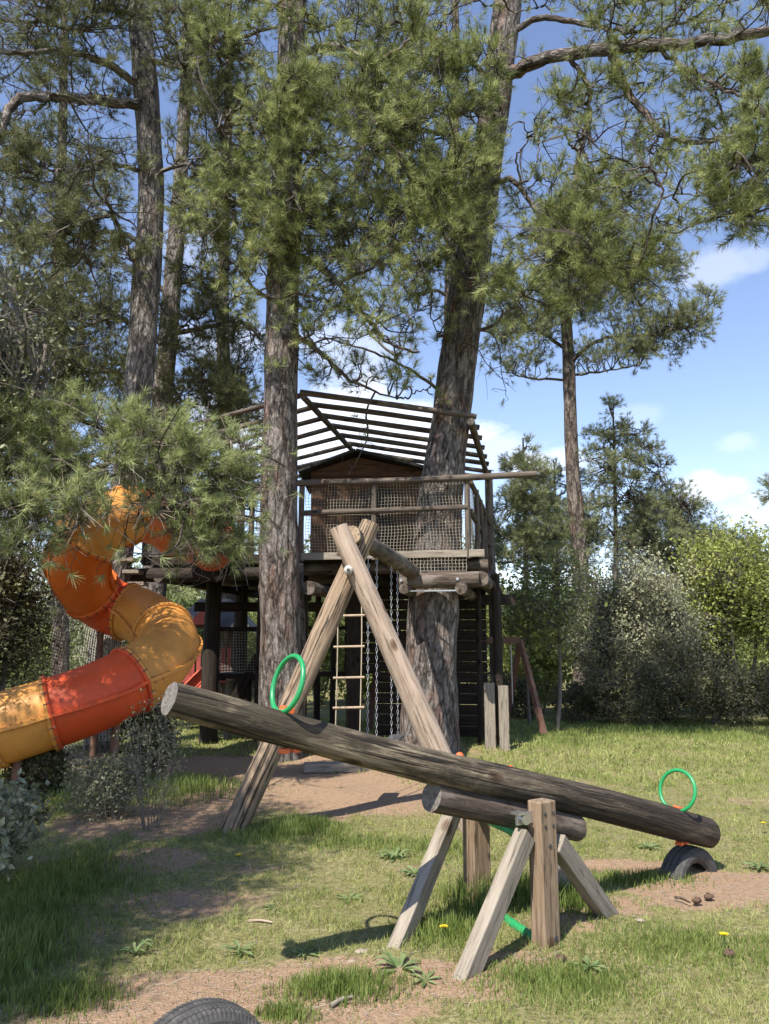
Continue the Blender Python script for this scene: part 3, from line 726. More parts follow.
# rings + orange fixings
for (s, rr) in ((-1.50, .135), (1.57, .135)):
    lrad = .085 if s < 0 else .103
    c = LG(s, lrad + rr * .93); n_ = unit(ldir * .93 + np.array((0, 0, .12)))
    rg = MB().torus(c, ldir, rr, .0125, 56, 12, stretch=1.0, sdir=(0, 0, 1)).build('handle_ring', 'ring_green', S)
    base = LG(s, lrad)
    MB().beam(base - ax * .03 + np.array((0, 0, .012)), base + ax * .03 + np.array((0, 0, .012 + slope * .06)), .05, .034).build('ring_clamp', 'cap_orange', S, bevel=.006)
    lo = LG(s + .02, -lrad)
    k = MB(); k.beam(lo - ax * .05 - np.array((0, 0, .006)), lo - ax * .015 - np.array((0, 0, .006)), .05, .024); k.beam(lo + ax * .01 - np.array((0, 0, .006)), lo + ax * .045 - np.array((0, 0, .006)), .05, .024)
    k.build('ring_nut', 'cap_orange', S, bevel=.004)
for s in (-.28, .12, .52, .86):
    c = LG(s, .0, .0) + pp * .10 + np.array((0, 0, .062))
    MB().tube([c - pp * .03, c + pp * .05 + np.array((0, 0, .022))], .016, 10).ball(c + pp * .055 + np.array((0, 0, .027)), .025, 12, 8).build('peg', 'cap_orange', S)
c = LG(-2.0, -.03) + pp * .10
MB().tube([c - pp * .04, c + pp * .05], .03, 12).build('peg', 'cap_orange', S)

# ------------------------------------------------------------------ tyres
def tyre(c, label, Rt=.31, wd=.19, up=.19, axle=None):
    c = np.array(c, float); t = thing('car_tyre', label, 'tyre', (c[0], c[1], 0), 'half-buried tyres under the seesaw ends')
    axle = -pp if axle is None else axle
    axl = axle / np.linalg.norm(axle); u = np.array((0, 0, 1.)); sd = np.cross(axl, u); cen = np.array((c[0], c[1], up - Rt))
    prof = [(-.30, .60), (-.42, .66), (-.50, .78), (-.48, .90), (-.40, .965), (-.385, .985), (-.26, 1.0), (-.25, .975), (-.22, .975), (-.21, 1.0), (-.02, 1.006), (-.01, .978), (.02, .978), (.03, 1.006), (.21, 1.0), (.22, .975), (.25, .975), (.26, 1.0), (.385, .985), (.40, .965), (.48, .90), (.50, .78), (.42, .66), (.30, .60), (.40, .70), (.42, .85), (0, .93), (-.42, .85), (-.40, .70)]
    V = []; F = []; n = 400; m_ = len(prof)
    for i in range(n):
        a = 2 * np.pi * i / n; rd = math.cos(a) * sd + math.sin(a) * u
        for j, (w_, r_) in enumerate(prof):
            rr = r_
            if r_ > .96 and (abs(w_) > .2) and abs(w_) < .5 and i % 4 < 2 : rr -= .010
            V.append(cen + axl * w_ * wd + rd * rr * Rt); F.append((i * m_ + j, i * m_ + (j + 1) % m_, ((i + 1) % n) * m_ + (j + 1) % m_, ((i + 1) % n) * m_ + j))
    mb = MB(); mb.add(V, F, None, 0, False); mb.build('tyre', 'rubber', t); return t
tyre(G(696, 878) + np.array((0.0, .13, 0)), 'half-buried worn tyre under the low right end of the seesaw log', Rt=.265, wd=.17, up=.175)
tyre((-.70, 3.22, 0), 'half-buried black tyre cropped by the bottom edge, under the raised left end', up=.20)

# ------------------------------------------------------------------ A-frame swing
SW = thing('swing_set', 'pale peeled log swing frame, crossed legs with beam running back to the treehouse', 'swing set', (-.3, 7.05, 0))
lf = G(233, 832); tf_ = at(371, 523, 7.2)
d = lf - tf_; d /= np.linalg.norm(d)
MB().tube(smooth_path([tf_, (tf_ + lf) / 2 + np.array((.01, 0, .0)), lf + d * .25], 12), [.088, .098, .105, .108, .11], 24, wob=.03, capmi=1).build('leg', ['timber_rough', 'cut_end_warm'], SW)
rf = G(471, 829) + np.array((0, 0, 0)); tr_ = at(338, 527, 6.92)
d = rf - tr_; d /= np.linalg.norm(d)
MB().tube(smooth_path([tr_, (tr_ + rf) / 2, rf + d * .25], 12), [.085, .093, .10, .11, .125], 24, wob=.02, capmi=1).build('leg', ['timber_pale', 'cut_end_warm'], SW)
bx0 = at(351, 535, 6.95); bx1 = at(412, 572, 11.25)
MB().tube(smooth_path([bx0, (bx0 + bx1) / 2 + np.array((0, 0, .02)), bx1], 8), [.085, .1, .11], 20, wob=.03, capmi=1).build('beam', ['log_dark', 'cut_end_warm'], SW)
bo = at(349, 571, 6.92)
tdir = np.array((0, -1, .0)); bo = bo + np.array((0, -.088, 0))
MB().tube([bo + np.array((0, .02, 0)), bo + np.array((0, -.018, 0))], .04, 18).ball(bo + np.array((0, -.018, 0)), .04, 16, 8, (1, .5, 1)).build('bolt_cap', 'pale_plank', SW)
MB().tube([bo + np.array((0, -.02, -.004)), bo + np.array((0, -.048, -.004))], .017, 6).build('bolt', 'rubber', SW)


def chain(top, bot, parent):
    mb = MB(); top = np.array(top); bot = np.array(bot); L = np.linalg.norm(bot - top); n = int(L / .042); d = (bot - top) / L
    for i in range(n):
        c = top + d * (i + .5) * L / n; axn = np.array((1., 0, 0)) if i % 2 else np.array((0, 1., 0))
        mb.torus(c, axn, .010, .0036, 10, 4, stretch=2.2, sdir=tuple(-d))
    return mb.build('chain', 'chain_steel', parent)


def beam_pt(Y):
    t = (Y - bx0[1]) / (bx1[1] - bx0[1]); return bx0 + (bx1 - bx0) * t
for (y0, y1, lab) in ((7.8, 8.3, 'chain swing hanging nearest the crossed front legs'), (9.3, 9.8, 'chain swing hanging farther back beside the big trunk')):
    a = beam_pt(y0) - np.array((0, 0, .1)); b_ = beam_pt(y1) - np.array((0, 0, .1))
    st = thing('swing', lab, 'swing', ((a[0] + b_[0]) / 2, (a[1] + b_[1]) / 2, .45), 'chain swings on the log beam')
    for q in (a, b_): chain(q, (q[0], q[1], .47), st)
    MB().beam((a[0], a[1] - .04, .46), (b_[0], b_[1] + .04, .46), .17, .03).build('seat', 'rubber', st, bevel=.008)
    k = MB()
    for q in (a, b_): k.torus(q + np.array((0, 0, .03)), (1, .2, 0), .025, .006, 12, 6)
    k.build('hook', 'steel', st)

# ------------------------------------------------------------------ treehouse
u_ = np.array((math.cos(R(10)), -math.sin(R(10)), 0)); v_ = np.array((math.sin(R(11)), math.cos(R(11)), 0)); C0 = np.array((1.27, 11.45, 0))
def TP(u, v, z): return C0 + u_ * u + v_ * v + np.array((0, 0, z))
T = thing('treehouse', 'weathered log treehouse platform with rope netting and slatted roof frame around two pines', 'treehouse', TP(-1.5, 1.5, 0))
ZD = 2.88; UL = -5.2; VB = 4.35
def logp(name, a, b_, r, mat='rail_wood', sides=14, wob=.03, parent=T, end='log_dark'):
    P = smooth_path([a, (np.array(a) + np.array(b_)) / 2 + rng.normal(size=3) * .01, b_], 8)
    return MB().tube(P, [r * 1.03, r * .95], sides, wob=wob, capmi=1).build(name, [mat, end], parent)
# deck boards
dk = MB(); v = .12
while v < VB: dk.box(TP((UL + 0) / 2, v, ZD + .02), (-(UL) + .2, .14, .035), yawm(u_)); v += .147
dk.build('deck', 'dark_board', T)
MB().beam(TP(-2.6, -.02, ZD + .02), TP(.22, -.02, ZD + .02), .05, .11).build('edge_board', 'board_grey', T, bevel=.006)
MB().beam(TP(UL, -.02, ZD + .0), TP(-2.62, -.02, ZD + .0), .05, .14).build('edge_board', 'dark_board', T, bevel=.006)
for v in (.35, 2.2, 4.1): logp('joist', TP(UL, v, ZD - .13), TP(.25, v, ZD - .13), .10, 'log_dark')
logp('joist', TP(UL - .3, -.0, ZD - .22), TP(-2.75, -.0, ZD - .22), .11, 'dark_board')
logp('front_beam', TP(-1.02, -.16, 2.50), TP(.14, -.16, 2.50), .125, 'log_dark', 22)
logp('side_beam', TP(.16, -.1, 2.52), TP(.16, 4.6, 2.62), .11, 'log_dark', 18)
logp('cross_beam', TP(-.1, -.42, 2.36), TP(-.1, 1.5, 2.36), .085, 'log_dark', 18)
logp('cross_beam', TP(-.92, -.42, 2.36), TP(-.92, 1.5, 2.36), .075, 'log_dark', 18)
logp('cross_beam', TP(-2.98, -.55, 2.38), TP(-2.98, 1.6, 2.38), .10, 'log_dark', 18)
logp('cross_beam', TP(-2.32, -.55, 2.38), TP(-2.32, 1.6, 2.38), .10, 'log_dark', 18)
for u in (-4.9, -3.9, -1.6): logp('cross_beam', TP(u, -.1, 2.62), TP(u, 4.4, 2.62), .08, 'dark_board')
bt = MB(); bt.tube([TP(-.98, -.29, 2.49), TP(-.98, -.33, 2.49)], .022, 10); bt.tube([TP(-.16, -.285, 2.5), TP(-.16, -.31, 2.5)], .022, 10); bt.build('bolt', 'steel', T)
MB().beam(TP(-.88, -.35, 2.33), TP(-.14, -.35, 2.33), .02, .02).build('tie_rod', 'steel', T)
# front rail
ZR = 4.06
logp('top_rail', TP(-2.68, -.04, ZR), TP(1.02, -.06, ZR + .0), .05, 'rail_wood')
logp('mid_rail', TP(-2.6, -.03, 3.58), TP(-.02, -.03, 3.60), .042, 'rail_wood')
for u in (-2.6, -1.45, -.02): logp('rail_post', TP(u, 0, ZD - .05), TP(u, 0, ZR + .02), .045, 'rail_wood')
# left continuation, behind the first trunk
logp('top_rail', TP(UL, -.04, ZR - .15), TP(-2.8, -.04, ZR - .08), .045, 'rail_wood')
logp('mid_rail', TP(UL, -.03, 3.5), TP(-2.8, -.03, 3.52), .04, 'rail_wood')
for u in (UL, -4.3, -3.4): logp('rail_post', TP(u, 0, ZD - .05), TP(u, 0, ZR - .1), .045, 'rail_wood')
# right side rail
for (z0, z1, r) in ((ZR - .04, ZR - .04, .042), (3.56, 3.56, .04)): logp('side_rail', TP(.02, .1, z0), TP(.05, VB, z1), r, 'rail_wood')
for v in (1.0, 1.9, 3.1): logp('rail_post', TP(.04, v, ZD - .2), TP(.05, v, ZR), .04, 'rail_wood')
# roof frame: ridge, eaves, slats
ZRi, ZE = 5.56, 4.98; ur = -2.62; ule = -5.3
logp('ridge_pole', TP(ur, 0, ZRi - .07), TP(ur - .05, VB + .4, ZRi - .07), .05, 'rail_wood')
logp('eave_pole', TP(.06, -.05, ZE - .06), TP(.06, VB + .3, ZE - .02), .055, 'rail_wood')
logp('eave_pole', TP(ule, 0, ZE - .06), TP(ule, VB, ZE - .06), .05, 'rail_wood')
nsl = 8
for i in range(nsl):
    v = .0 + i * (VB + .2) / (nsl - 1)
    logp('roof_slat', TP(ur - .04, v, ZRi), TP(.14, v + rng.uniform(-.05, .05), ZE + .03), .046, 'rail_wood', 10)
    logp('roof_slat', TP(ur + .02, v + .1, ZRi - .0), TP(ule - .1, v + .1 + rng.uniform(-.05, .05), ZE), .042, 'rail_wood', 10)
logp('corner_post', TP(.08, VB + .1, -.2), TP(.06, VB + .05, ZE), .085, 'log_dark')
logp('corner_post', TP(ur - .05, VB + .1, ZD), TP(ur - .05, VB + .1, ZRi), .06, 'log_dark')
logp('corner_post', TP(ule, VB, -.2), TP(ule, VB, ZE), .08, 'log_dark')
# posts below
for (px, d_, r, top) in ((497, 12.6, .075, 2.7), (212, 13.0, .14, 2.8), (240, 15.5, .14, 2.8), (333, 14.5, .05, 2.8), (318, 15.2, .06, 2.8), (262, 12.9, .1, 2.8), (479, 12.9, .05, 2.6), (303, 12.6, .07, 2.7)):
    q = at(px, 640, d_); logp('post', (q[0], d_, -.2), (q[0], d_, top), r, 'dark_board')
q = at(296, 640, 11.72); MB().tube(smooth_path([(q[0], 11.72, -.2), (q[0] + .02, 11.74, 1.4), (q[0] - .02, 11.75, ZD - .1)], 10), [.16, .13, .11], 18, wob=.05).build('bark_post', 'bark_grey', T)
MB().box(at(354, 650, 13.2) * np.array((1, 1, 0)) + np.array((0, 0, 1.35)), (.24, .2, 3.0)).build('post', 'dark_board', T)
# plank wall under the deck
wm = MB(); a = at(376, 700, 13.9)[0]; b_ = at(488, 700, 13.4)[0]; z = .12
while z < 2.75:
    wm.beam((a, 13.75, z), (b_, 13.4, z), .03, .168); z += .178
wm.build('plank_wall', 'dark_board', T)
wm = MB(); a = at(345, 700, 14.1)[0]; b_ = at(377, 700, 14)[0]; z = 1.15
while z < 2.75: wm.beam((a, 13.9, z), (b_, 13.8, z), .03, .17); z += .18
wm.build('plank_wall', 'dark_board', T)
# side ladder boards (planks seen edge-lit between the trunk and post)
# lower floor + rails
for (x0, x1, y, d_, h) in ((195, 345, 607, 13.3, .16), (206, 262, 629, 13.2, .07), (300, 348, 628, 14.4, .06), (203, 262, 677, 13.2, .11), (300, 350, 674, 14.3, .09)):
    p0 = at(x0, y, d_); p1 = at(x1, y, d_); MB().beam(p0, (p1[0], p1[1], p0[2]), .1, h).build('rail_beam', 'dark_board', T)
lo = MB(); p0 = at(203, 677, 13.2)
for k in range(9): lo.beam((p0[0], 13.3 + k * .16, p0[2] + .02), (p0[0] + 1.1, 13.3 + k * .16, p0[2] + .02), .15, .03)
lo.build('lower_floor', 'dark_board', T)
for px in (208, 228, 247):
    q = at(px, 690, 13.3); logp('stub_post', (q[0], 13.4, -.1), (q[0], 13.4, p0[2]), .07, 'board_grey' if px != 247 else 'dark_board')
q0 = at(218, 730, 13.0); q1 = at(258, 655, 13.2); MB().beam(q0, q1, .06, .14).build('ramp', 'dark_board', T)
# two upright pale boards at right
q = at(490, 722, 12.1); MB().box((q[0], 12.1, .44), (.16, .05, 1.1)).build('upright_board', 'board_grey', T, bevel=.005)
q = at(503, 722, 12.1); MB().box((q[0], 12.0, .42), (.15, .05, 1.06)).build('upright_board', 'board_grey', T, bevel=.005)
q = at(497, 600, 13.2); MB().beam((q[0] - .5, 13.2, q[2]), (q[0] + .3, 13.1, q[2]), .1, .17).build('side_joist', 'dark_board', T)
# left stair boards
for k in range(5):
    q = at(128 + k * 5, 560 + k * 12, 11.6); MB().beam(q - np.array((.12, 0, 0)), q + np.array((.12, 0, 0)), .25, .05).build('step', 'board_grey', T)
# hut on the deck
hz0 = ZD + .04; pk = at(357, 456, 14.6); el = at(300, 478, 14.1); er = at(436, 478, 14.1)
hw = MB(); xa, xb = el[0] + .2, er[0] - .15; y0, y1 = 14.2, 15.9; ze = 4.78; xm = pk[0]; zp = pk[2] - .12
hw.add([(xa, y0, hz0), (xb, y0, hz0), (xb, y0, ze), (xm, y0, zp), (xa, y0, ze), (xa, y1, hz0), (xb, y1, hz0), (xb, y1, ze), (xm, y1, zp), (xa, y1, ze)],
       [(0, 1, 2, 3, 4), (6, 5, 9, 8, 7), (1, 6, 7, 2), (5, 0, 4, 9)], [(p[2], p[1], p[0]) for p in [(xa, y0, hz0), (xb, y0, hz0), (xb, y0, ze), (xm, y0, zp), (xa, y0, ze), (xa, y1, hz0), (xb, y1, hz0), (xb, y1, ze), (xm, y1, zp), (xa, y1, ze)]])
HT = thing('hut', 'small brown gabled wooden cabin standing on the treehouse deck', 'cabin', (xm, 15, hz0))
hw.build('wall', 'hut_wood', HT)
for sx, ex in ((xa - .22, 1), (xb + .22, -1)):
    a = np.array((sx, 0, ze - .07)); b_ = np.array((xm, 0, zp + .06)); rf_ = MB()
    d = b_ - a; nrm = np.array((-d[2], 0, d[0])); nrm /= np.linalg.norm(nrm); nrm *= (1 if nrm[2] > 0 else -1)
    V = [a + np.array((0, y0 - .25, 0)), b_ + np.array((0, y0 - .25, 0)), b_ + np.array((0, y1 + .2, 0)), a + np.array((0, y1 + .2, 0))]
    V2 = [p + nrm * .05 for p in V]; rf_.add(V + V2, [(0, 1, 2, 3), (7, 6, 5, 4), (0, 4, 5, 1), (1, 5, 6, 2), (2, 6, 7, 3), (3, 7, 4, 0)])
    rf_.build('roof', 'hut_roof', HT)
tb = MB()
for x in np.arange(xa + .12, xb, .16): tb.box((x, y0 - .004, (hz0 + ze) / 2), (.018, .02, ze - hz0 - .02))
tb.box(((xa + xb) / 2, y0 - .02, ze - .06), (xb - xa, .05, .09)); tb.build('batten', 'hut_wood', HT)
MB().box((xm + .35, y0 - .02, hz0 + .8), (.62, .04, 1.4)).build('door', 'dark_board', HT)


def net(name, parent, A, B, Cc, D, nu, nv_, mat, r=.0045, wav=.012, label=None):
    """rope net over the quad A,B,C,D (A-B bottom, D-C top)"""
    A, B, Cc, D = map(np.array, (A, B, Cc, D)); VV = []; FF = []; off = 0
    nrm = np.cross(B - A, D - A); nrm = nrm / np.linalg.norm(nrm)
    su, sv = 24, 12
    pu = rng.uniform(0, 6.28, 8)
    def pt(s, t):
        p = (A * (1 - s)[:, None] + B * s[:, None]) * (1 - t)[:, None] + (D * (1 - s)[:, None] + Cc * s[:, None]) * t[:, None]
        wv = np.sin(s * 9 + pu[0]) * np.sin(t * 5 + pu[1]) + .5 * np.sin(s * 23 + t * 9 + pu[2])
        return p + nrm * (wv * wav)[:, None] + (B - A)[None] * (.004 * np.sin(t * 14 + s * 7 + pu[3]))[:, None] + (D - A)[None] * (.006 * np.sin(s * 17 + t * 6 + pu[4]))[:, None]
    for i in range(nu + 1):
        s = np.full(sv + 1, i / nu); t = np.linspace(0, 1, sv + 1); P = pt(s, t); V, F = stick_arrays(P[:-1], P[1:], r, r); VV.append(V); FF.append(F + off); off += len(V)
    for i in range(nv_ + 1):
        t = np.full(su + 1, i / nv_); s = np.linspace(0, 1, su + 1); P = pt(s, t); V, F = stick_arrays(P[:-1], P[1:], r, r); VV.append(V); FF.append(F + off); off += len(V)
    return raw_mesh(name, np.vstack(VV), np.vstack(FF), mat, parent, nper=4)


net('netting', T, TP(-2.55, .05, ZD + .08), TP(-.05, .05, ZD + .08), TP(-.05, .05, ZR - .03), TP(-2.55, .05, ZR - .03), 50, 22, 'net_rope', r=.0034)
net('netting', T, TP(UL, .05, ZD + .08), TP(-2.75, .05, ZD + .08), TP(-2.75, .05, ZR - .12), TP(UL, .05, ZR - .18), 48, 20, 'net_rope', r=.0034)
net('netting', T, TP(.0, .1, ZD + .0), TP(.0, VB, ZD + .0), TP(.0, VB, ZR - .1), TP(.0, .1, ZR - .1), 60, 20, 'net_rope', r=.003)
net('netting', T, TP(-1.0, -.03, 2.60), TP(-.05, -.03, 2.6), TP(-.05, -.03, ZD - .03), TP(-1.0, -.03, ZD - .03), 18, 5, 'net_rope')
q0 = at(205, 672, 13.0); q1 = at(262, 672, 13.0); q2 = at(262, 632, 13.0); q3 = at(205, 632, 13.0)
net('netting', T, q0, q1, q2, q3, 20, 14, 'net_rope_pale', r=.003)

# rope ladder
LD = thing('rope_ladder', 'rope ladder with pale wooden rungs hanging from the treehouse floor', 'ladder', (at(348, 700, 11.2)[0], 11.2, 0))
la = at(337, 650, 11.2)[0]; lb = at(361, 650, 11.2)[0]
for x in (la, lb): MB().tube(smooth_path([(x, 11.2, 2.55), (x + .01, 11.18, 1.6), (x - .01, 11.2, .35)], 6), .009, 6).build('rope', 'rope', LD)
for y in (586, 616, 647, 678, 708, 738, 766):
    z = at(348, y, 11.2)[2]
    if z > .3: MB().tube([(la - .05, 11.19, z), (lb + .05, 11.19, z + .01)], .018, 10).build('rung', 'rung_wood', LD)

# left climbing net
NT = thing('climbing_net', 'grey rope climbing net sloping down behind the tube slide', 'net', (at(30, 700, 11)[0], 11, 0))
q = [at(-40, 790, 10.0), at(130, 720, 11.0), at(125, 600, 11.4), at(45, 560, 11.2)]
net('netting', NT, q[0] * np.array((1, 1, 0)) + np.array((0, 0, .1)), q[1] * np.array((1, 1, 0)) + np.array((0, 0, .3)), q[2], q[3], 46, 52, 'net_rope_pale', r=.006, wav=.04)

# ------------------------------------------------------------------ tube slide
SL = thing('tube_slide', 'orange, red and yellow spiral tube slide coming down from the treehouse', 'slide', (at(110, 640, 9.7)[0], 9.7, 0))
cp = [(214, 546, 12.0), (185, 534, 11.2), (150, 516, 10.4), (112, 520, 9.7), (83, 545, 9.6), (80, 578, 10.1), (108, 605, 10.6), (145, 618, 10.5), (168, 640, 9.9), (155, 664, 9.15), (118, 687, 8.75), (78, 704, 8.5), (38, 717, 8.35), (2, 728, 8.25), (-40, 739, 8.2), (-90, 745, 8.2)]
SP = smooth_path([at(*c) for c in cp], 12)
RT = .37
def slide_section(i0, i1, mat, r=RT, openhalf=False):
    P = SP[i0:i1 + 1]
    if openhalf:
        mb = MB(); th = np.linspace(-np.pi, 0, 19); V = []; F = []; T_ = np.gradient(P, axis=0)
        for i in range(len(P)):
            t_ = T_[i] / np.linalg.norm(T_[i]); sd = np.cross(t_, (0, 0, 1)); sd /= np.linalg.norm(sd); up = np.cross(sd, t_)
            for rr in (r, r - .02):
                for a in th: V.append(P[i] + rr * (math.cos(a) * sd + math.sin(a) * up))
        m_ = len(th)
        for i in range(len(P) - 1):
            for k in range(m_ - 1):
                a = i * 2 * m_ + k; F.append((a, a + 1, a + 1 + 2 * m_, a + 2 * m_)); a += m_; F.append((a + 1, a, a + 2 * m_, a + 1 + 2 * m_))
        mb.add(V, F, None, 0, True); o = mb.build('tube_section', mat, SL)
    else:
        th_n = 36; mb = MB().tube(P, r, th_n, cap=False, fixed_up=(0, 0, 1)); o = mb.build('tube_section', mat, SL)
    # joint flanges and the side seam, with bolts
    T_ = np.gradient(SP, axis=0); fl = MB(); bo = MB()
    for i, e in ((i0, .03), (i1, -.03)):
        t_ = T_[i] / np.linalg.norm(T_[i]); c = SP[i] + t_ * e * .5
        fl.torus(c, t_, r + .012, .022, 40, 6)
        _, sd, up = frame_of(t_)
        for k in range(20):
            a = 2 * np.pi * k / 20; q = c + (r + .03) * (math.cos(a) * sd + math.sin(a) * up); bo.tube([q - t_ * .018, q + t_ * .018], .007, 6)
    for sg in (-1, 1):
        V = []; F = []
        for i in range(i0, i1 + 1):
            t_ = T_[i] / np.linalg.norm(T_[i]); sd = np.cross(t_, (0, 0, 1)); sd /= np.linalg.norm(sd); up = np.cross(sd, t_)
            for (rr, z_) in ((r - .01, -.018), (r + .05, -.018), (r + .05, .018), (r - .01, .018)): V.append(SP[i] + sd * sg * rr + up * z_)
            if i % 3 == 1:
                q = SP[i] + sd * sg * (r + .03); bo.tube([q - up * .026, q + up * .026], .008, 6)
        for i in range(i1 - i0):
            for k in range(4): a = i * 4 + k; b_ = i * 4 + (k + 1) % 4; F.append((a, b_, b_ + 4, a + 4))
        fl.add(V, F)
    fl.add(bo.v, bo.f, bo.lc, 1); fl.build('flange', [mat, 'rust_paint'], o)


for (a, b_, mt) in ((0, 14, 'slide_red'), (14, 32, 'slide_orange'), (32, 46, 'slide_yellow'), (46, 66, 'slide_orange'), (66, 78, 'slide_red'), (78, 92, 'slide_yellow'), (92, 116, 'slide_yellow'), (116, 140, 'slide_red'), (140, 157, 'slide_yellow')):
    slide_section(a, b_, mt)
slide_section(157, 180, 'slide_yellow', openhalf=True)
for i in (70, 120, 150, 172):
    q = SP[i]; MB().tube([(q[0], q[1], -.2), (q[0], q[1], q[2] - RT + .02)], .045, 12).build('support', 'rust_paint', SL)

# ------------------------------------------------------------------ background play structures
PH = thing('playhouse', 'red slatted playhouse with grey roof seen under the treehouse', 'playhouse', (at(210, 650, 17)[0], 17, 0))
x0, x1 = at(190, 650, 17)[0], at(240, 650, 17)[0]
zr = at(210, 598, 17)[2]; zt = at(210, 627, 17)[2]; zb = at(210, 680, 17)[2]
for x in (x0, (x0 + x1) / 2, x1): MB().box((x, 17, zt / 2), (.1, .1, zt + .2)).build('post', 'play_red', PH)
k = MB()
for x in np.arange(x0 + .08, x1, .13): k.box((x, 16.95, (zb + zt) / 2 - .25), (.09, .03, .75))
k.build('slat_panel', 'play_red', PH)
k = MB(); k.add([(x0 - .35, 16.6, zt), (x1 + .35, 16.6, zt - .1), (x1 - .3, 17.3, zr), (x0 + .1, 17.3, zr), (x0 - .35, 18, zt), (x1 + .35, 18, zt - .1)], [(0, 1, 2, 3), (3, 2, 5, 4), (0, 3, 4), (1, 5, 2), (0, 4, 5, 1)]); k.build('roof', 'play_roof', PH)
q = at(203, 622, 16.4); k = MB(); k.add([(q[0] - .28, 16.2, q[2] - .05), (q[0] + .28, 16.2, q[2] - .05), (q[0] + .28, 16.7, q[2] - .05), (q[0] - .28, 16.7, q[2] - .05), (q[0], 16.45, q[2] + .3)], [(0, 1, 4), (1, 2, 4), (2, 3, 4), (3, 0, 4), (3, 2, 1, 0)]); k.build('gable', 'play_slide', PH)
MB().box(((x0 + x1) / 2, 17.2, zb), (x1 - x0 + .2, .9, .08)).build('floor', 'play_red', PH)
q0 = at(213, 668, 15.5); q1 = at(176, 705, 14.6)
k = MB(); k.beam(q0, q1, .45, .05); k.beam(q0 + np.array((0, -.23, .07)), q1 + np.array((0, -.23, .07)), .04, .2); k.beam(q0 + np.array((0, .23, .07)), q1 + np.array((0, .23, .07)), .04, .2)
CS = thing('chute_slide', 'short open red slide in the shade behind the spiral slide', 'slide', (q1[0], 14.8, 0)); k.build('chute', 'play_slide', CS)
MB().box((q0[0], 15.5, q0[2] / 2), (.08, .4, q0[2])).build('support', 'play_red', CS)

FR = thing('metal_swing', 'rusty reddish metal swing beyond the treehouse right corner', 'swing', (at(521, 700, 14.5)[0], 14.5, 0))
t1 = at(520, 640, 14.5); t0 = t1 + np.array((-2.6, .5, .0))
MB().beam(t0, t1, .1, .12).build('beam', 'rust_paint', FR)
f1 = G(537, 727); f1 = np.array((t1[0] + .33, 14.1, -.1))
for (t_, f_) in ((t1, f1), (t1, np.array((t1[0] - .1, 15.9, -.1))), (t0, t0 + np.array((-.2, -.6, -t0[2] - .1))), (t0, t0 + np.array((-.2, 1.1, -t0[2] - .1)))): MB().beam(t_, f_, .09, .09).build('leg', 'rust_paint', FR)
q = at(511, 645, 14.6); MB().tube([(q[0], 14.6, q[2]), (q[0], 14.6, .5)], .012, 6).build('chain', 'chain_steel', FR)
MB().box((q[0] - .2, 14.65, .48), (.45, .18, .03)).build('seat', 'rubber', FR)

#TREES#
# ------------------------------------------------------------------ pines
def TPX(lst): return [at(*p) for p in lst]


def down(p, z=-.3): q = np.array(p, float); q[2] = z; return q


# --- pine standing left of the slatted roof (trunk runs in front of the platform)
tb_ = TPX([(281, 757, 11.2), (280, 650, 11.2), (279, 540, 11.2), (280, 420, 11.2), (283, 300, 11.2), (287, 180, 11.2), (291, 60, 11.2), (293, -60, 11.2), (296, -200, 11.1), (298, -330, 11.1)])
pine('tall pine with furrowed grey trunk passing just left of the slatted roof', [down(tb_[0])] + tb_, [.36, .32, .29, .275, .265, .25, .235, .22, .20, .17, .10], 'bark_grey',
     [(TPX([(288, 250, 11.2), (320, 268, 11.0), (345, 292, 10.8), (385, 340, 10.6), (420, 352, 10.5)]), .06, .015),
      (TPX([(287, 330, 11.2), (320, 352, 11.3), (350, 380, 11.4), (395, 398, 11.6)]), .05, .012),
      (TPX([(290, 60, 11.2), (330, 45, 10.9), (375, 60, 10.6), (410, 40, 10.4)]), .07, .02),
      (TPX([(286, 150, 11.2), (260, 120, 10.7), (235, 110, 10.3), (215, 130, 10.0)]), .05, .015),
      (TPX([(288, 110, 11.2), (285, 120, 10.7), (280, 100, 10.3), (290, 80, 10.0)]), .04, .015)],
     [(285, 120, 10.0, 48, 60, 150), (292, 195, 10.1, 44, 46, 110), (290, 95, 10.2, 46, 45, 130), (262, 150, 10.4, 50, 46, 140), (315, 150, 10.3, 46, 50, 140), (285, 215, 10.4, 54, 46, 170), (240, 205, 10.7, 38, 45, 120), (330, 215, 10.6, 36, 40, 130), (292, 262, 10.6, 40, 24, 80),
      (345, 60, 11, 45, 50, 110), (225, 60, 10.8, 40, 60, 110), (385, 330, 10.6, 50, 32, 75), (330, 300, 10.9, 30, 30, 45), (385, 375, 11.5, 48, 22, 55), (330, 385, 11.5, 30, 18, 25), (240, 268, 11, 34, 26, 60),
      (235, -40, 10.8, 80, 50, 110), (350, -50, 11, 80, 50, 110), (295, -170, 11, 70, 60, 50), (298, -300, 11, 60, 60, 50)],
     'needles', L=.165, w=.0068, nn=28, bare=26, dens=1.35, fills=[(180, -20, 420, 320, 11.0, 40, 22), (300, 240, 440, 400, 11.2, 18, 10)])
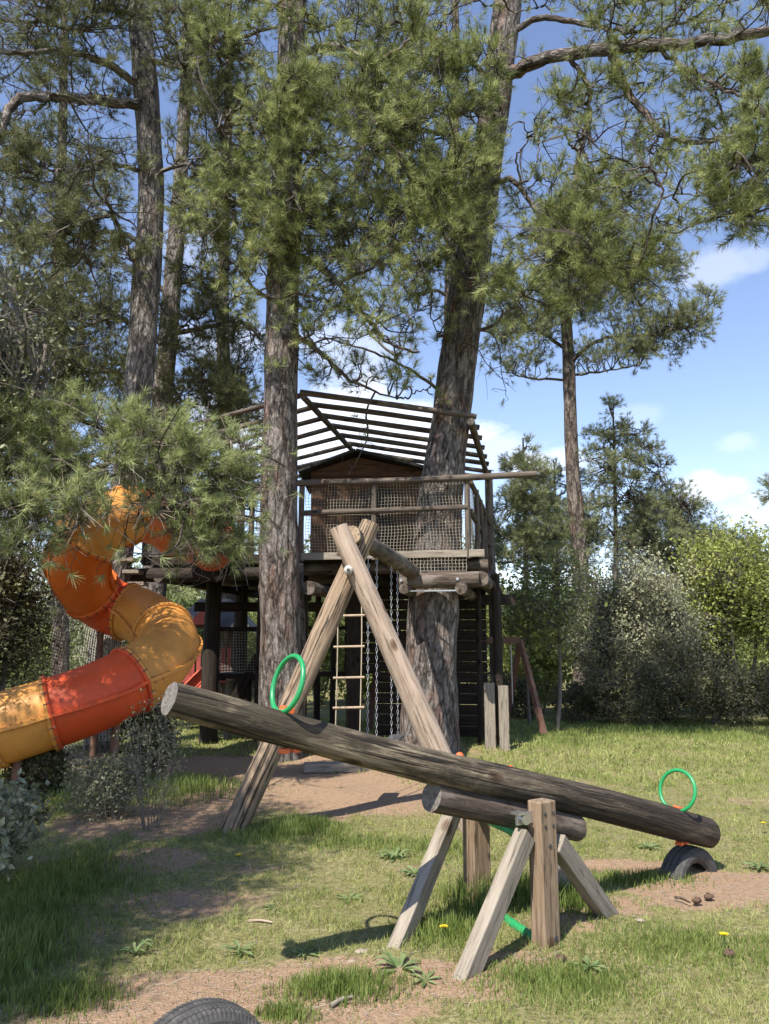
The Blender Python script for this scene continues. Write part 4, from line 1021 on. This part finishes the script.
# --- pine with thick leaning trunk
tb_ = TPX([(431, 752, 12.0), (430, 690, 12.0), (433, 600, 12.0), (440, 500, 12.0), (452, 410, 12.0), (465, 310, 12.0), (480, 210, 12.0), (494, 110, 12.0), (508, 0, 12.0), (520, -120, 12.0), (524, -260, 11.9)])
tp0 = down(tb_[0])
t3, _ = pine('thickest pine, its leaning trunk rising through the right of the treehouse', [tp0] + tb_, [.60, .48, .42, .375, .345, .315, .30, .28, .26, .24, .20, .12], 'bark_grey',
     [(TPX([(500, 82, 12.0), (535, 62, 11.4), (580, 52, 10.8), (640, 46, 10.2), (700, 42, 9.8), (769, 30, 9.4), (850, 15, 9)]), .12, .06),
      (TPX([(610, 50, 10.5), (628, 90, 10.4), (650, 120, 10.3), (672, 140, 10.2), (705, 142, 10.0), (750, 130, 9.6)]), .065, .02),
      (TPX([(568, 55, 11.0), (588, 85, 10.8), (590, 120, 10.7), (582, 150, 10.6), (572, 175, 10.5)]), .045, .014),
      (TPX([(505, 35, 12.0), (545, 18, 11.6), (590, 25, 11.2), (640, 32, 10.8), (690, 20, 10.4)]), .06, .02),
      (TPX([(650, 45, 10.2), (690, 70, 9.9), (725, 90, 9.6), (760, 100, 9.3)]), .04, .014),
      (TPX([(500, 90, 12.0), (470, 60, 11.5), (430, 40, 11.0), (395, 20, 10.6)]), .06, .02),
      (TPX([(488, 160, 12.0), (455, 140, 11.3), (420, 130, 10.7), (380, 125, 10.4)]), .055, .015),
      (TPX([(478, 230, 12.0), (450, 215, 11.4), (415, 225, 10.8), (385, 235, 10.5)]), .05, .015),
      (TPX([(484, 190, 12.0), (510, 180, 11.3), (540, 215, 10.8), (575, 245, 10.5), (600, 262, 10.3)]), .055, .015)],
     [(395, 40, 10.8, 55, 40, 150), (440, 70, 10.6, 45, 45, 150), (370, 110, 10.5, 50, 40, 150), (425, 135, 10.4, 56, 46, 150), (380, 180, 10.6, 54, 42, 130), (450, 175, 10.3, 42, 36, 150), (400, 235, 10.6, 55, 32, 150), (455, 235, 10.4, 40, 32, 130), (350, 245, 10.8, 36, 24, 50),
      (495, 60, 11.0, 28, 30, 50), (482, 110, 10.9, 24, 24, 40),
      (545, 215, 10.6, 40, 30, 60), (580, 235, 10.4, 50, 34, 90), (540, 260, 10.4, 44, 36, 110), (585, 285, 10.6, 46, 34, 90), (520, 300, 10.5, 30, 24, 60), (625, 255, 10.6, 34, 28, 60),
      (580, 20, 10.9, 60, 30, 40), (660, 15, 10.2, 70, 30, 45), (740, 10, 9.6, 60, 30, 45), (620, 90, 10.4, 50, 28, 45), (690, 95, 10, 50, 30, 60), (750, 80, 9.4, 40, 34, 70), (575, 110, 10.7, 40, 34, 35), (640, 160, 10.4, 50, 28, 40),
      (705, 200, 9.6, 36, 28, 75), (745, 170, 9.0, 40, 34, 150), (760, 120, 8.9, 28, 26, 80), (735, 215, 9.3, 40, 22, 70), (770, 210, 9.0, 30, 30, 70),
      (720, -50, 10, 100, 30, 50), (430, -60, 11.2, 90, 60, 150), (500, -190, 11.7, 60, 50, 40), (515, -280, 11.7, 50, 50, 40)],
     'needles', L=.165, w=.0068, nn=28, bare=90, dens=1.35, fills=[(330, -20, 500, 290, 10.9, 34, 24), (520, -20, 769, 200, 10.4, 60, 11), (500, 180, 650, 300, 10.5, 10, 24), (440, 60, 500, 250, 10.7, 7, 34)])
# --- left foreground-side pine, dark curved limbs
tb_ = TPX([(100, 752, 12.0), (106, 640, 12.0), (122, 520, 12.0), (137, 400, 12.0), (146, 290, 12.0), (151, 190, 12.0), (146, 90, 12.0), (138, 0, 12.0), (135, -120, 12.0), (133, -260, 12.0)])
pine('straight pine above the slide with long bare limbs curving out to the left', [down(tb_[0])] + tb_, [.30, .26, .235, .23, .225, .22, .215, .21, .19, .14, .08], 'bark_pale',
     [(TPX([(150, 105, 12.0), (112, 102, 11.5), (85, 98, 11.2), (45, 97, 10.8), (14, 102, 10.5), (2, 130, 10.4), (-8, 158, 10.3)]), .095, .05),
      (TPX([(146, 90, 12.0), (110, 66, 11.5), (70, 52, 11.1), (30, 52, 10.7), (-20, 55, 10.4)]), .07, .03),
      (TPX([(148, 60, 12.0), (185, 70, 11.6), (203, 92, 11.3), (200, 115, 11.2)]), .05, .02),
      (TPX([(150, 175, 12.0), (115, 165, 11.6), (80, 172, 11.2), (40, 168, 10.8)]), .04, .015),
      (TPX([(148, 245, 12.0), (115, 232, 11.8), (85, 236, 11.5), (60, 230, 11.2)]), .055, .02),
      (TPX([(145, 20, 12.0), (110, 10, 11.6), (80, 30, 11.2), (40, 20, 10.8)]), .05, .02),
      (TPX([(150, 180, 12.0), (180, 165, 11.5), (215, 172, 11.2), (240, 165, 11)]), .04, .015)],
     [(40, 30, 10.8, 60, 34, 120), (110, 30, 11.2, 45, 32, 90), (60, 80, 11, 60, 26, 70), (20, 170, 10.6, 46, 34, 110), (80, 140, 11.2, 50, 30, 60), (90, 200, 11.3, 44, 28, 55), (190, 40, 11.2, 42, 40, 110), (215, 110, 11.2, 32, 34, 80), (195, 150, 11.6, 36, 30, 60), (230, 165, 11.2, 30, 30, 50),
      (30, 235, 11, 46, 30, 90), (100, 270, 11.6, 40, 26, 40), (50, -60, 11, 120, 70, 220), (190, -80, 11.6, 100, 70, 200), (130, -220, 12, 100, 70, 120)],
     'needles_dark', L=.16, w=.0068, nn=26, bare=60, dens=1.6, fills=[(0, -20, 130, 260, 11.0, 26, 22), (160, -20, 250, 200, 11.4, 14, 22)])
# --- second thinner pine behind it
tb_ = TPX([(150, 705, 15.0), (156, 540, 15.0), (163, 400, 15.0), (171, 300, 15.0), (180, 190, 15.0), (186, 80, 15.0), (190, -60, 15.0), (192, -200, 15)])
pine('slimmer pale pine trunk close behind the straight one over the slide', [down(tb_[0])] + tb_, [.30, .26, .23, .21, .19, .15, .13, .10, .06], 'bark_pale',
     [(TPX([(172, 285, 15.0), (205, 278, 14.5), (235, 286, 14.2)]), .05, .015), (TPX([(168, 335, 15.0), (205, 328, 14.6), (240, 322, 14.3), (262, 340, 14)]), .06, .018),
      (TPX([(178, 235, 15.0), (205, 225, 14.6), (220, 215, 14.3)]), .05, .015), (TPX([(182, 190, 15.0), (215, 160, 14.6), (230, 175, 14.3)]), .05, .015),
      (TPX([(164, 345, 15.0), (120, 318, 14.6), (70, 330, 14.2), (20, 322, 14)]), .06, .02), (TPX([(162, 400, 15.0), (110, 372, 14.6), (50, 380, 14.2)]), .06, .02),
      (TPX([(170, 300, 15.0), (130, 250, 14.6), (100, 240, 14.2)]), .05, .02)],
     [(215, 300, 14.3, 30, 24, 50), (235, 340, 14.2, 36, 26, 70), (205, 240, 14.4, 34, 28, 60), (225, 195, 14.3, 34, 28, 70), (60, 330, 14.2, 60, 34, 170), (20, 290, 14.1, 46, 34, 140), (95, 370, 14.3, 50, 30, 150), (30, 380, 14.1, 50, 34, 170), (110, 310, 14.5, 36, 26, 60), (200, 385, 14.3, 46, 26, 110), (235, 410, 14, 30, 24, 70), (170, 30, 14.5, 60, 50, 110), (95, 240, 14.2, 40, 22, 50), (210, 90, 14.4, 36, 40, 80), (190, -60, 15, 90, 70, 140)],
     'needles_dark', L=.17, w=.0075, nn=26, dens=2.0, fills=[(150, 150, 262, 440, 14.3, 16, 26), (0, 150, 130, 400, 14.4, 18, 30)])
# --- filler pines farther left
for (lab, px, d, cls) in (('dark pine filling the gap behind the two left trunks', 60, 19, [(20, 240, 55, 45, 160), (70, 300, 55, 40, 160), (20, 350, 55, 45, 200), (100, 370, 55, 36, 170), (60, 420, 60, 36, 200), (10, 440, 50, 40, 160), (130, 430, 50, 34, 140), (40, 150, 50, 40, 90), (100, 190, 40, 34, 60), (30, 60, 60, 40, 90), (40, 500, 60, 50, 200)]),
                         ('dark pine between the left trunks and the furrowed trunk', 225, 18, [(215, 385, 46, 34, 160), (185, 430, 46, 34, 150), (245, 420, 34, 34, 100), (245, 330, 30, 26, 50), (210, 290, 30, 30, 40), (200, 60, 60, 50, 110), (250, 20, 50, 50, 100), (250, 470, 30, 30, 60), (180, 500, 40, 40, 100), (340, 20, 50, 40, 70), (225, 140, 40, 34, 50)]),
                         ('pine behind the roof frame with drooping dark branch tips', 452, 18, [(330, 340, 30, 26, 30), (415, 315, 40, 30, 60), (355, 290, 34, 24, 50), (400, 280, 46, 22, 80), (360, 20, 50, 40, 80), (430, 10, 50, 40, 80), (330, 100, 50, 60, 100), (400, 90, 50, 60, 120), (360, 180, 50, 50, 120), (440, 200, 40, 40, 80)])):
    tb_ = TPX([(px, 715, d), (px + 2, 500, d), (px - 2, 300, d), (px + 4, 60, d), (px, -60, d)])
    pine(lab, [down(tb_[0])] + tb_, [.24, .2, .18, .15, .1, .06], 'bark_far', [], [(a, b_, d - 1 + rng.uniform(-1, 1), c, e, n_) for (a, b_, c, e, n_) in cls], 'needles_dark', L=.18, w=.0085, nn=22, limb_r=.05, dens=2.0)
# --- pine off to the left whose low boughs hang over the slide
tb0 = np.array((-6.6, 6.4, -.3))
pine('low pine boughs with pale dead twigs hanging over the top of the slide', [tb0, (-6.5, 6.4, 2.0), (-6.4, 6.5, 4.5), (-6.3, 6.4, 7.5), (-6.3, 6.4, 9.5)], [.26, .22, .19, .13, .06], 'bark_grey',
     [([(-6.4, 6.5, 3.6), at(-60, 440, 7.4), at(0, 462, 7.5), at(40, 452, 7.7), at(85, 470, 7.8), at(120, 458, 7.9), at(160, 474, 8.1), at(215, 470, 8.3)], .045, .012),
      ([(-6.4, 6.5, 4.4), at(-60, 400, 7.6), at(10, 418, 7.7), at(50, 408, 7.9), at(110, 430, 8.0), at(150, 420, 8.1), at(190, 440, 8.2)], .04, .012)],
     [(20, 425, 7.7, 40, 26, 75), (75, 428, 7.8, 40, 24, 80), (130, 436, 7.9, 38, 24, 80), (180, 440, 8.1, 36, 26, 75), (35, 465, 7.6, 40, 24, 80), (95, 470, 7.7, 36, 22, 60), (205, 470, 8.2, 36, 24, 80), (228, 505, 8.3, 26, 28, 75), (185, 505, 8.1, 26, 20, 42), (15, 505, 7.4, 34, 26, 80), (55, 500, 7.5, 30, 16, 36), (150, 490, 7.9, 20, 12, 14), (20, 550, 7.5, 26, 24, 50), (100, 505, 7.6, 34, 12, 22), (125, 470, 7.8, 34, 20, 40), (165, 515, 8.1, 26, 12, 22), (232, 485, 8.4, 26, 28, 60), (160, 455, 8, 40, 20, 60), (60, 530, 7.6, 26, 14, 22),
      (215, 538, 8.3, 28, 16, 60), (190, 530, 8.2, 24, 12, 40), (224, 548, 8.4, 22, 12, 46), (205, 515, 8.3, 26, 14, 40), (238, 455, 8.4, 20, 22, 36), (-60, 420, 7.4, 60, 50, 120), (-150, 380, 7, 90, 90, 150)],
     'needles_near', L=.14, w=.0055, nn=34, dead=85, dens=1.35, bare=14)
# --- tall umbrella pine in the right distance
tb_ = TPX([(584, 705, 21), (580, 560, 21), (572, 460, 21), (569, 370, 21), (566, 300, 21), (572, 220, 21), (580, 150, 21), (590, 110, 21)])
pine('distant umbrella pine with long bare trunk right of the treehouse', [down(tb_[0])] + tb_, [.30, .27, .22, .19, .17, .15, .12, .08, .05], 'bark_far',
     [(TPX([(568, 365, 21), (600, 340, 20.5), (650, 335, 20.2), (690, 325, 20)]), .07, .02), (TPX([(568, 350, 21), (535, 330, 20.6), (505, 335, 20.3)]), .06, .02), (TPX([(570, 300, 21), (610, 270, 20.5), (650, 260, 20.2)]), .06, .02), (TPX([(570, 375, 21), (600, 372, 20.6), (640, 365, 20.4)]), .04, .015), (TPX([(566, 380, 21), (530, 378, 20.6), (505, 372, 20.4)]), .04, .015)],
     [(530, 330, 20.5, 36, 26, 190), (510, 290, 20.4, 26, 30, 110), (560, 290, 20.3, 44, 34, 260), (610, 300, 20.3, 44, 32, 260), (650, 330, 20.2, 40, 24, 190), (690, 320, 20, 30, 17, 110), (707, 300, 20, 14, 12, 24), (600, 240, 20.3, 46, 34, 240), (655, 270, 20.2, 40, 26, 170), (560, 220, 20.5, 44, 30, 150), (625, 200, 20.5, 44, 26, 140), (520, 365, 20.4, 30, 12, 56), (610, 355, 20.4, 44, 15, 110), (660, 350, 20.2, 36, 10, 50), (500, 340, 20.3, 20, 20, 50), (660, 225, 20.2, 40, 20, 90), (590, 170, 20.6, 50, 26, 110)],
     'needles_far', L=.17, w=.0085, nn=26, dens=2.7, limb_r=.05)
# --- young pines
def young_pine(label, px, d, top, base_y, wpx, n, shift=0):
    tb_ = TPX([(px, base_y, d), (px + 1, (base_y + top) / 2, d), (px - 2, top, d)])
    cls = []
    lev = 9
    for i in range(lev):
        f = i / (lev - 1); y = top + 8 + (base_y * .87 - top - 60) * f ; wd = wpx * (.16 + .84 * f ** .8)
        for s in (-1, 0, 1):
            if f < .1 and s: continue
            cls.append((px + s * wd * rng.uniform(.4, .62) + shift * f, y + rng.uniform(-6, 6), d + rng.uniform(-.8, .8), wd * .34 + 5, 8 + 4 * f, int(n * (.4 + f) / lev / 2)))
    return pine(label, [down(tb_[0])] + tb_, [.11, .1, .07, .02], 'bark_far', [], cls, 'needles_far', L=.16, w=.008, nn=24, limb_r=.03, sides=12)
young_pine('airy young conical pine right of the distant bare trunk', 615, 21.5, 403, 700, 100, 1000, 34)
young_pine('young pine just beyond the treehouse roof corner', 525, 20, 438, 705, 60, 700)
young_pine('young pine whose tip shows left of the distant bare trunk', 556, 23, 462, 700, 60, 600)
tb_ = TPX([(690, 690, 24), (686, 560, 24), (684, 520, 24)])
pine('rounded dark pine behind the pale olive bushes', [down(tb_[0])] + tb_, [.2, .18, .12, .06], 'bark_far', [], [(x, y, 24, 26, 17, 110) for (x, y) in ((650, 545), (680, 530), (708, 540), (735, 552), (665, 565), (700, 565), (640, 520), (672, 508))], 'needles_far', L=.2, w=.009, nn=22)
tb_ = TPX([(800, 690, 20), (800, 560, 20), (800, 440, 20)])
pine('pine tip poking in at the right picture edge', [down(tb_[0])] + tb_, [.2, .18, .12, .06], 'bark_far', [], [(x, y, 20, 20, 14, 60) for (x, y) in ((782, 488), (800, 460), (800, 500), (795, 530), (820, 520))], 'needles_far', L=.17, w=.008, nn=24)

# ------------------------------------------------------------------ broad-leaved trees and bushes
def lf_px(name, label, cat, px, ybot, ytop, wpx, d, nl, leaf, lmat, **k):
    b_ = at(px, ybot, d); z = at(px, ytop, d)[2]
    return leafy(name, label, cat, (b_[0], d, 0), z, wpx * d / FP, nl, leaf, lmat, **k)
lf_px('lime_tree', 'fresh lime green leafy tree at the right edge', 'tree', 738, 700, 520, 100, 18, 15000, .055, 'leaf_lime', trunk_r=.06, nst=2, zlo=.28, cluster=45, spread=.12)
lf_px('lime_tree', 'smaller lime green tree partly cut off by the right edge', 'tree', 790, 700, 545, 80, 17, 8000, .055, 'leaf_lime', trunk_r=.05, nst=2, zlo=.25, cluster=45)
lf_px('olive_bush', 'tall pale olive bush left of the lime green tree', 'bush', 655, 722, 545, 105, 17.6, 19000, .045, 'leaf_olive', trunk_r=.05, nst=4, zlo=.1, cluster=40, spread=.12)
lf_px('olive_bush', 'pale olive bush right behind the thin sapling', 'bush', 603, 722, 562, 75, 18.2, 12000, .045, 'leaf_olive', trunk_r=.05, nst=4, zlo=.1, cluster=40)
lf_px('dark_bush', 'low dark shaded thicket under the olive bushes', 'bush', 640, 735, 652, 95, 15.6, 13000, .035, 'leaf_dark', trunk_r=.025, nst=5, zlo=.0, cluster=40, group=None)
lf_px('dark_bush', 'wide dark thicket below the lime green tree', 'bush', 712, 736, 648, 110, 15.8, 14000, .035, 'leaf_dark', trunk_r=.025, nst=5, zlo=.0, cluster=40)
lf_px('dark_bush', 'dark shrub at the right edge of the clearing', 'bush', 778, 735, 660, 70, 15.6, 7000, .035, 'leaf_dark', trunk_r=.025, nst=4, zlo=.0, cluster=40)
lf_px('brown_bush', 'brownish olive bush between the pale olive bush and the lime green tree', 'bush', 705, 722, 585, 62, 18.6, 9000, .045, 'leaf_scrub', trunk_r=.04, nst=4, zlo=.05, cluster=40)
lf_px('yellow_bush', 'yellowish green bush behind the rusty metal swing', 'bush', 540, 718, 612, 60, 18.4, 8000, .05, 'leaf_lime', trunk_r=.03, nst=4, zlo=.05, cluster=40)
lf_px('dark_bush', 'tall dark shrub rising out of the middle of the thicket', 'bush', 668, 733, 632, 60, 16.3, 8000, .035, 'leaf_dark', trunk_r=.025, nst=5, zlo=.0, cluster=40)
lf_px('dark_bush', 'small dark shrub behind the rusty swing frame leg', 'bush', 522, 720, 668, 46, 17, 5000, .035, 'leaf_dark', trunk_r=.02, nst=4, zlo=.0, cluster=40)
lf_px('dark_bush', 'dark shrub at the foot of the thin sapling', 'bush', 585, 728, 676, 60, 16.5, 6000, .035, 'leaf_dark', trunk_r=.02, nst=4, zlo=.0, cluster=40)
lf_px('sapling', 'thin dark stemmed sapling with sparse green crown in front of the olive bushes', 'tree', 557, 730, 540, 96, 14.8, 2600, .05, 'leaf_green', trunk_r=.045, nst=1, zlo=.36, cluster=18, spread=.16)
lf_px('sapling', 'second slim sapling close to the rusty swing frame', 'tree', 530, 725, 560, 64, 15.8, 1700, .05, 'leaf_green', trunk_r=.035, nst=1, zlo=.36, cluster=18, spread=.16)
lf_px('green_tree', 'sunlit yellow green tree seen past the treehouse corner', 'tree', 525, 705, 590, 70, 22, 9000, .06, 'leaf_lime', trunk_r=.05, nst=3, zlo=.15, cluster=45)
for (px, w_, top, d, lab) in ((318, 60, 588, 21, 'bright green bush framed by the posts under the deck'), (255, 70, 600, 24, 'green bush seen through the rails left of the furrowed trunk'), (190, 80, 585, 25, 'green bush behind the red playhouse'), (365, 60, 640, 22, 'low green bush behind the rope ladder'), (110, 90, 570, 23, 'green bush behind the spiral slide'), (455, 70, 590, 24, 'green bush behind the plank wall')):
    lf_px('green_bush', lab, 'bush', px, 700, top, w_, d, 7000, .06, 'leaf_lime' if px in (318, 365) else 'leaf_green', trunk_r=.04, nst=4, zlo=.03, cluster=40, group=None)
lf_px('dark_bush', 'dense dark evergreen bush behind the slide on the left', 'bush', -25, 742, 470, 105, 10.3, 15000, .04, 'leaf_dark', trunk_r=.05, nst=4, zlo=.05, cluster=40)
lf_px('dark_bush', 'dark bush under the middle of the slide', 'bush', 150, 752, 690, 60, 9.6, 5000, .03, 'leaf_dark', trunk_r=.02, nst=5, zlo=.0, cluster=30)
lf_px('dark_bush', 'low dark shrub beside the slide exit', 'bush', 40, 775, 735, 60, 8.6, 4500, .028, 'leaf_dark', trunk_r=.015, nst=5, zlo=.0, cluster=30)
lf_px('scrub', 'wispy grey green scrub below the raised end of the seesaw log', 'bush', 152, 800, 676, 100, 6.9, 1300, .017, 'leaf_scrub', trunk_r=.005, nst=12, zlo=.0, cluster=7, spread=.13)
lf_px('scrub', 'low tangled scrub between the slide and the swing leg', 'bush', 110, 805, 745, 90, 7.4, 4500, .02, 'leaf_scrub', trunk_r=.008, nst=12, zlo=.0, cluster=14, spread=.12)
leafy('silver_bush', 'silvery grey leaved bush at the lower left edge', 'bush', (-2.4, 4.5, 0), .92, 1.0, 2000, .036, 'leaf_silver', trunk_r=.012, nst=7, zlo=.15, cluster=12, spread=.1)
leafy('silver_bush', 'low spray of silvery leaves in front of the slide exit', 'bush', (-2.65, 5.4, 0), .75, 1.0, 1700, .036, 'leaf_silver', trunk_r=.012, nst=7, zlo=.1, cluster=12, spread=.1)
# holm oaks at the left edge and behind the camera's left, which shade the left foreground
lf_px('holm_oak', 'holm oak with small pale leaves along the left picture edge', 'tree', -85, 760, 215, 200, 7.6, 9500, .036, 'leaf_oak', trunk_r=.1, nst=2, zlo=.3, cluster=24, spread=.10)
SH = np.array((.35, .64))
hk = thing('holm_oak', 'spreading holm oak standing left of the viewer that shades the near grass', 'tree', (-4.6, 1.0, 0))
mb = MB(); trk = smooth_path([(-4.6, 1.0, -.2), (-4.5, 1.1, 1.6), (-4.2, 1.3, 3.6), (-3.9, 1.6, 5.2)], 8); mb.tube(trk, [.2, .16, .12, .06], 16, wob=.05).build('trunk', 'bark_grey', hk)
Fo = Foliage(); LP = []
for (px, py, hh, rr) in ((50, 850, 5.2, .75), (130, 835, 5.3, .8), (210, 835, 5.4, .6), (20, 900, 5.0, .7), (110, 890, 5.1, .55), (60, 950, 4.9, .5), (150, 870, 5.4, .5), (190, 800, 5.6, .7), (90, 800, 5.5, .8), (60, 820, 5.6, .8), (140, 868, 5.2, .6), (250, 815, 5.7, .6), (235, 855, 5.3, .5), (200, 890, 5.1, .4), (15, 850, 5.3, .8), (90, 930, 4.9, .4), (5, 1000, 4.9, .3)):
    g = G(px, py); c = np.array((g[0] - SH[0] * hh, g[1] - SH[1] * hh, hh)); a = trk[rng.integers(14, 24)]
    Pm = smooth_path([a, a * .5 + c * .5 + np.array((0, 0, .3)), c], 6); MB().tube(Pm, [.05, .012], 7).build('limb', 'bark_grey', hk)
    K = 40; cc = c + rng.normal(size=(K, 3)) * np.array((rr, rr, .3)) * .5; Fo.curve_sticks(Pm[rng.integers(6, 12, K)], cc, .01, .003, 3)
    k = rng.integers(0, K, 2300); LP.append(cc[k] + rng.normal(size=(2300, 3)) * .12)
V, Fc = leaves_arrays(np.vstack(LP), .04, 1.5); raw_mesh('crown', V, Fc, 'leaf_oak', hk, nper=4); raw_mesh('twigs', np.vstack(Fo.tv), np.vstack(Fo.tf), 'stem_grey', hk, nper=4)

# far wood: reads as one mass
P = []; 
for i in range(70):
    x = rng.uniform(-45, 60); y = rng.uniform(34, 62); h = rng.uniform(4.5, 7.2) * (.6 + y / 90); r = rng.uniform(1.6, 3)
    q = unit(rng.normal(size=(900, 3))) * (rng.uniform(.2, 1, (900, 1)) ** .4); k = rng.integers(0, 900, 2600)
    P.append(np.array((x, y, h * .55)) + q[k] * np.array((r, r, h * .47)) + rng.normal(size=(2600, 3)) * .12)
P = np.vstack(P); P = P[P[:, 2] > .02]; V, Fc = leaves_arrays(P, .16, 1.4)
tag(raw_mesh('wood', V, Fc, 'needles_dark', nper=4), 'far dark wood closing off the clearing behind everything', 'wood', kind='stuff')
# background shrub belt
P = []
for i in range(46):
    x = rng.uniform(-22, 24); y = rng.uniform(24, 31); h = rng.uniform(1.6, 3.4); r = rng.uniform(1, 1.9)
    q = unit(rng.normal(size=(500, 3))) * (rng.uniform(.2, 1, (500, 1)) ** .4); k = rng.integers(0, 500, 2200)
    P.append(np.array((x, y, h * .5)) + q[k] * np.array((r, r, h * .5)) + rng.normal(size=(2200, 3)) * .09)
P = np.vstack(P); P = P[P[:, 2] > .02]; V, Fc = leaves_arrays(P, .09, 1.4)
tag(raw_mesh('undergrowth', V, Fc, 'leaf_green', nper=4), 'green undergrowth in front of the far wood', 'undergrowth', kind='stuff')

# ------------------------------------------------------------------ small things on the ground
def weed(px, py, r, label, nleaf=9, up=.25):
    g = G(px, py); t = []; mb = MB()
    for i in range(nleaf):
        a = 6.283 * i / nleaf + rng.uniform(-.3, .3); L = r * rng.uniform(.6, 1.1); d = np.array((math.cos(a), math.sin(a), 0)); s = np.array((-d[1], d[0], 0)); e = rng.uniform(.1, .5) * up * 2
        pr = [(0, .006), (.25, .14), (.6, .24), (.85, .14), (1, .01)]; V = []
        for (q, w_) in pr:
            p = d * q * L + np.array((0, 0, .006 + e * L * math.sin(q * 2.4))); V += [p - s * w_ * L * .5, p + np.array((0, 0, -.006)), p + s * w_ * L * .5]
        F = []
        for j in range(len(pr) - 1):
            for k in (0, 1): F.append((j * 3 + k, j * 3 + k + 1, j * 3 + k + 4, j * 3 + k + 3))
        mb.add([v + g for v in V], F, None, 0, True)
    o = mb.build('weed', 'weed_leaf', loc=g); return tag(o, label, 'weed', 'broad-leaved weeds in the lawn')


weed(400, 972, .13, 'broad-leaved weed rosette at the foot of the left rear brace', 12, .5)
weed(425, 982, .1, 'flat weed with wide leaves just right of the rosette at the brace foot', 7)
weed(240, 952, .11, 'pale green weed rosette alone on bare soil left of the log shadow', 11, .4)
weed(135, 955, .09, 'spiky weed in the sunny grass near the left shade', 12, .8)
weed(305, 955, .09, 'small weed at the left tip of the log shadow', 9)
weed(275, 910, .09, 'weed in the lawn left of the log shadow', 8)
weed(395, 860, .14, 'large clump of round-leaved weed left of the pivot posts', 16, .5)
weed(415, 875, .12, 'round-leaved weed beside the large clump', 12, .4)
weed(650, 848, .12, 'flat green weed in the lawn left of the right-hand tyre', 12)
weed(590, 968, .10, 'weed in the lawn right of the front post', 9)
weed(350, 900, .09, 'weed just behind the log shadow', 8)
weed(760, 868, .12, 'weed at the right edge beyond the tyre', 12)
for i, (px, py, lab) in enumerate(((444, 938, 'yellow dandelion bloom left of the front brace'), (725, 946, 'yellow dandelion bloom in the lawn at the lower right'), (764, 828, 'yellow dandelion bloom at the right edge above the tyre'), (238, 862, 'yellow dandelion bloom in the lawn by the swing leg'))):
    g = G(px, py + 5); t = thing('dandelion', lab, 'flower', g, 'dandelions in the lawn')
    MB().tube([g, g + np.array((.004, 0, .035)), g + np.array((0, .002, .075))], .0025, 6).build('stem', 'weed_leaf', t)
    mb = MB(); 
    for k in range(26):
        a = k * 2.4; r_ = .004 + .016 * (k / 26) ** .5; d = np.array((math.cos(a), math.sin(a), 0)); s = np.array((-d[1], d[0], 0)) * .004; c = g + np.array((0, -.003, .076)); mb.add([c - s, c + s, c + d * r_ * 1.3 + s + np.array((0, 0, .014 - .3 * r_)), c + d * r_ * 1.3 - s + np.array((0, 0, .014 - .3 * r_))], [(0, 1, 2, 3)])
    mb.build('bloom', 'flower_yellow', t)
for (px, py, r, lab) in ((362, 953, .03, 'largest pale stone of the little pile by the log shadow'), (372, 960, .022, 'small pale stone farthest right in the little pile by the log shadow'), (352, 962, .02, 'flat pale stone nearest the viewer in the little pile'), (640, 921, .025, 'reddish stone on bare soil right of the post')):
    g = G(px, py); mb = MB(); mb.ball(g + np.array((0, 0, r * .15)), r, 9, 7, (1.3, .9, .45)); mb.v = [tuple(np.array(v) + rng.normal(size=3) * r * .06) for v in mb.v]
    tag(mb.build('stone', 'stone', loc=g), lab, 'stone', 'stones on the ground')
for (px, py, lab) in ((697, 903, 'brown pine cone on soil near the tyre'), (709, 899, 'pine cone farther right on the soil near the tyre'), (560, 962, 'pine cone in the grass beside the front post'), (730, 957, 'pine cone in the grass at the lower right')):
    g = G(px, py); mb = MB(); mb.ball(g + np.array((0, 0, .015)), .02, 9, 7, (1.5, 1, .9)); mb.v = [tuple(np.array(v) + rng.normal(size=3) * .003) for v in mb.v]
    tag(mb.build('pine_cone', 'cone_brown', loc=g), lab, 'pine cone', 'pine cones in the grass')
for (p, q, r, mt, lab) in (((330, 1008), (352, 1000), .012, 'board_grey', 'short broken stick on bare soil near the bottom edge'), ((248, 922), (272, 924), .008, 'timber_pale', 'pale peeled stick in the lawn'), ((675, 898), (690, 904), .008, 'log_dark', 'dark twig on soil beside the tyre'), ((20, 952), (60, 945), .006, 'board_grey', 'thin twig in the shaded grass at left')):
    a = G(*p) + np.array((0, 0, r * .6)); b_ = G(*q) + np.array((0, 0, r * 1.2)); tag(MB().tube(smooth_path([a, (a + b_) / 2 + np.array((0, .01, .004)), b_], 4), [r, r * .6], 8, wob=.08).build('stick', mt, loc=a), lab, 'stick')
# litter of needles and chips on bare soil
n_ = 26000; y = rng.uniform(2.9, 11, n_); x = rng.uniform(-1, 1, n_) * (.62 * y + .6); kb = rng.random(n_) < .25 + bare_at(x, y); x = x[kb]; y = y[kb]; m_ = len(x)
an = rng.uniform(0, 6.28, m_); L = rng.uniform(.01, .06, m_); B = np.stack([x, y, gh(x, y) + .004], 1); D = np.stack([np.cos(an) * L, np.sin(an) * L, rng.uniform(-.002, .008, m_)], 1)
V, F = stick_arrays(B, B + D, .0012, .0009)
tag(raw_mesh('needle_litter', V, F, 'twig_dead', nper=4), 'fallen pine needles and chips on the bare earth', 'litter', kind='stuff')
g = G(340, 771); tag(MB().box(g + np.array((0, 0, .05)), (.9, .25, .1), yawm(np.array((1, .1, 0)))).build('loose_board', 'board_grey', loc=g, bevel=.01), 'grey board lying on the ground under the treehouse left of the ladder', 'board')
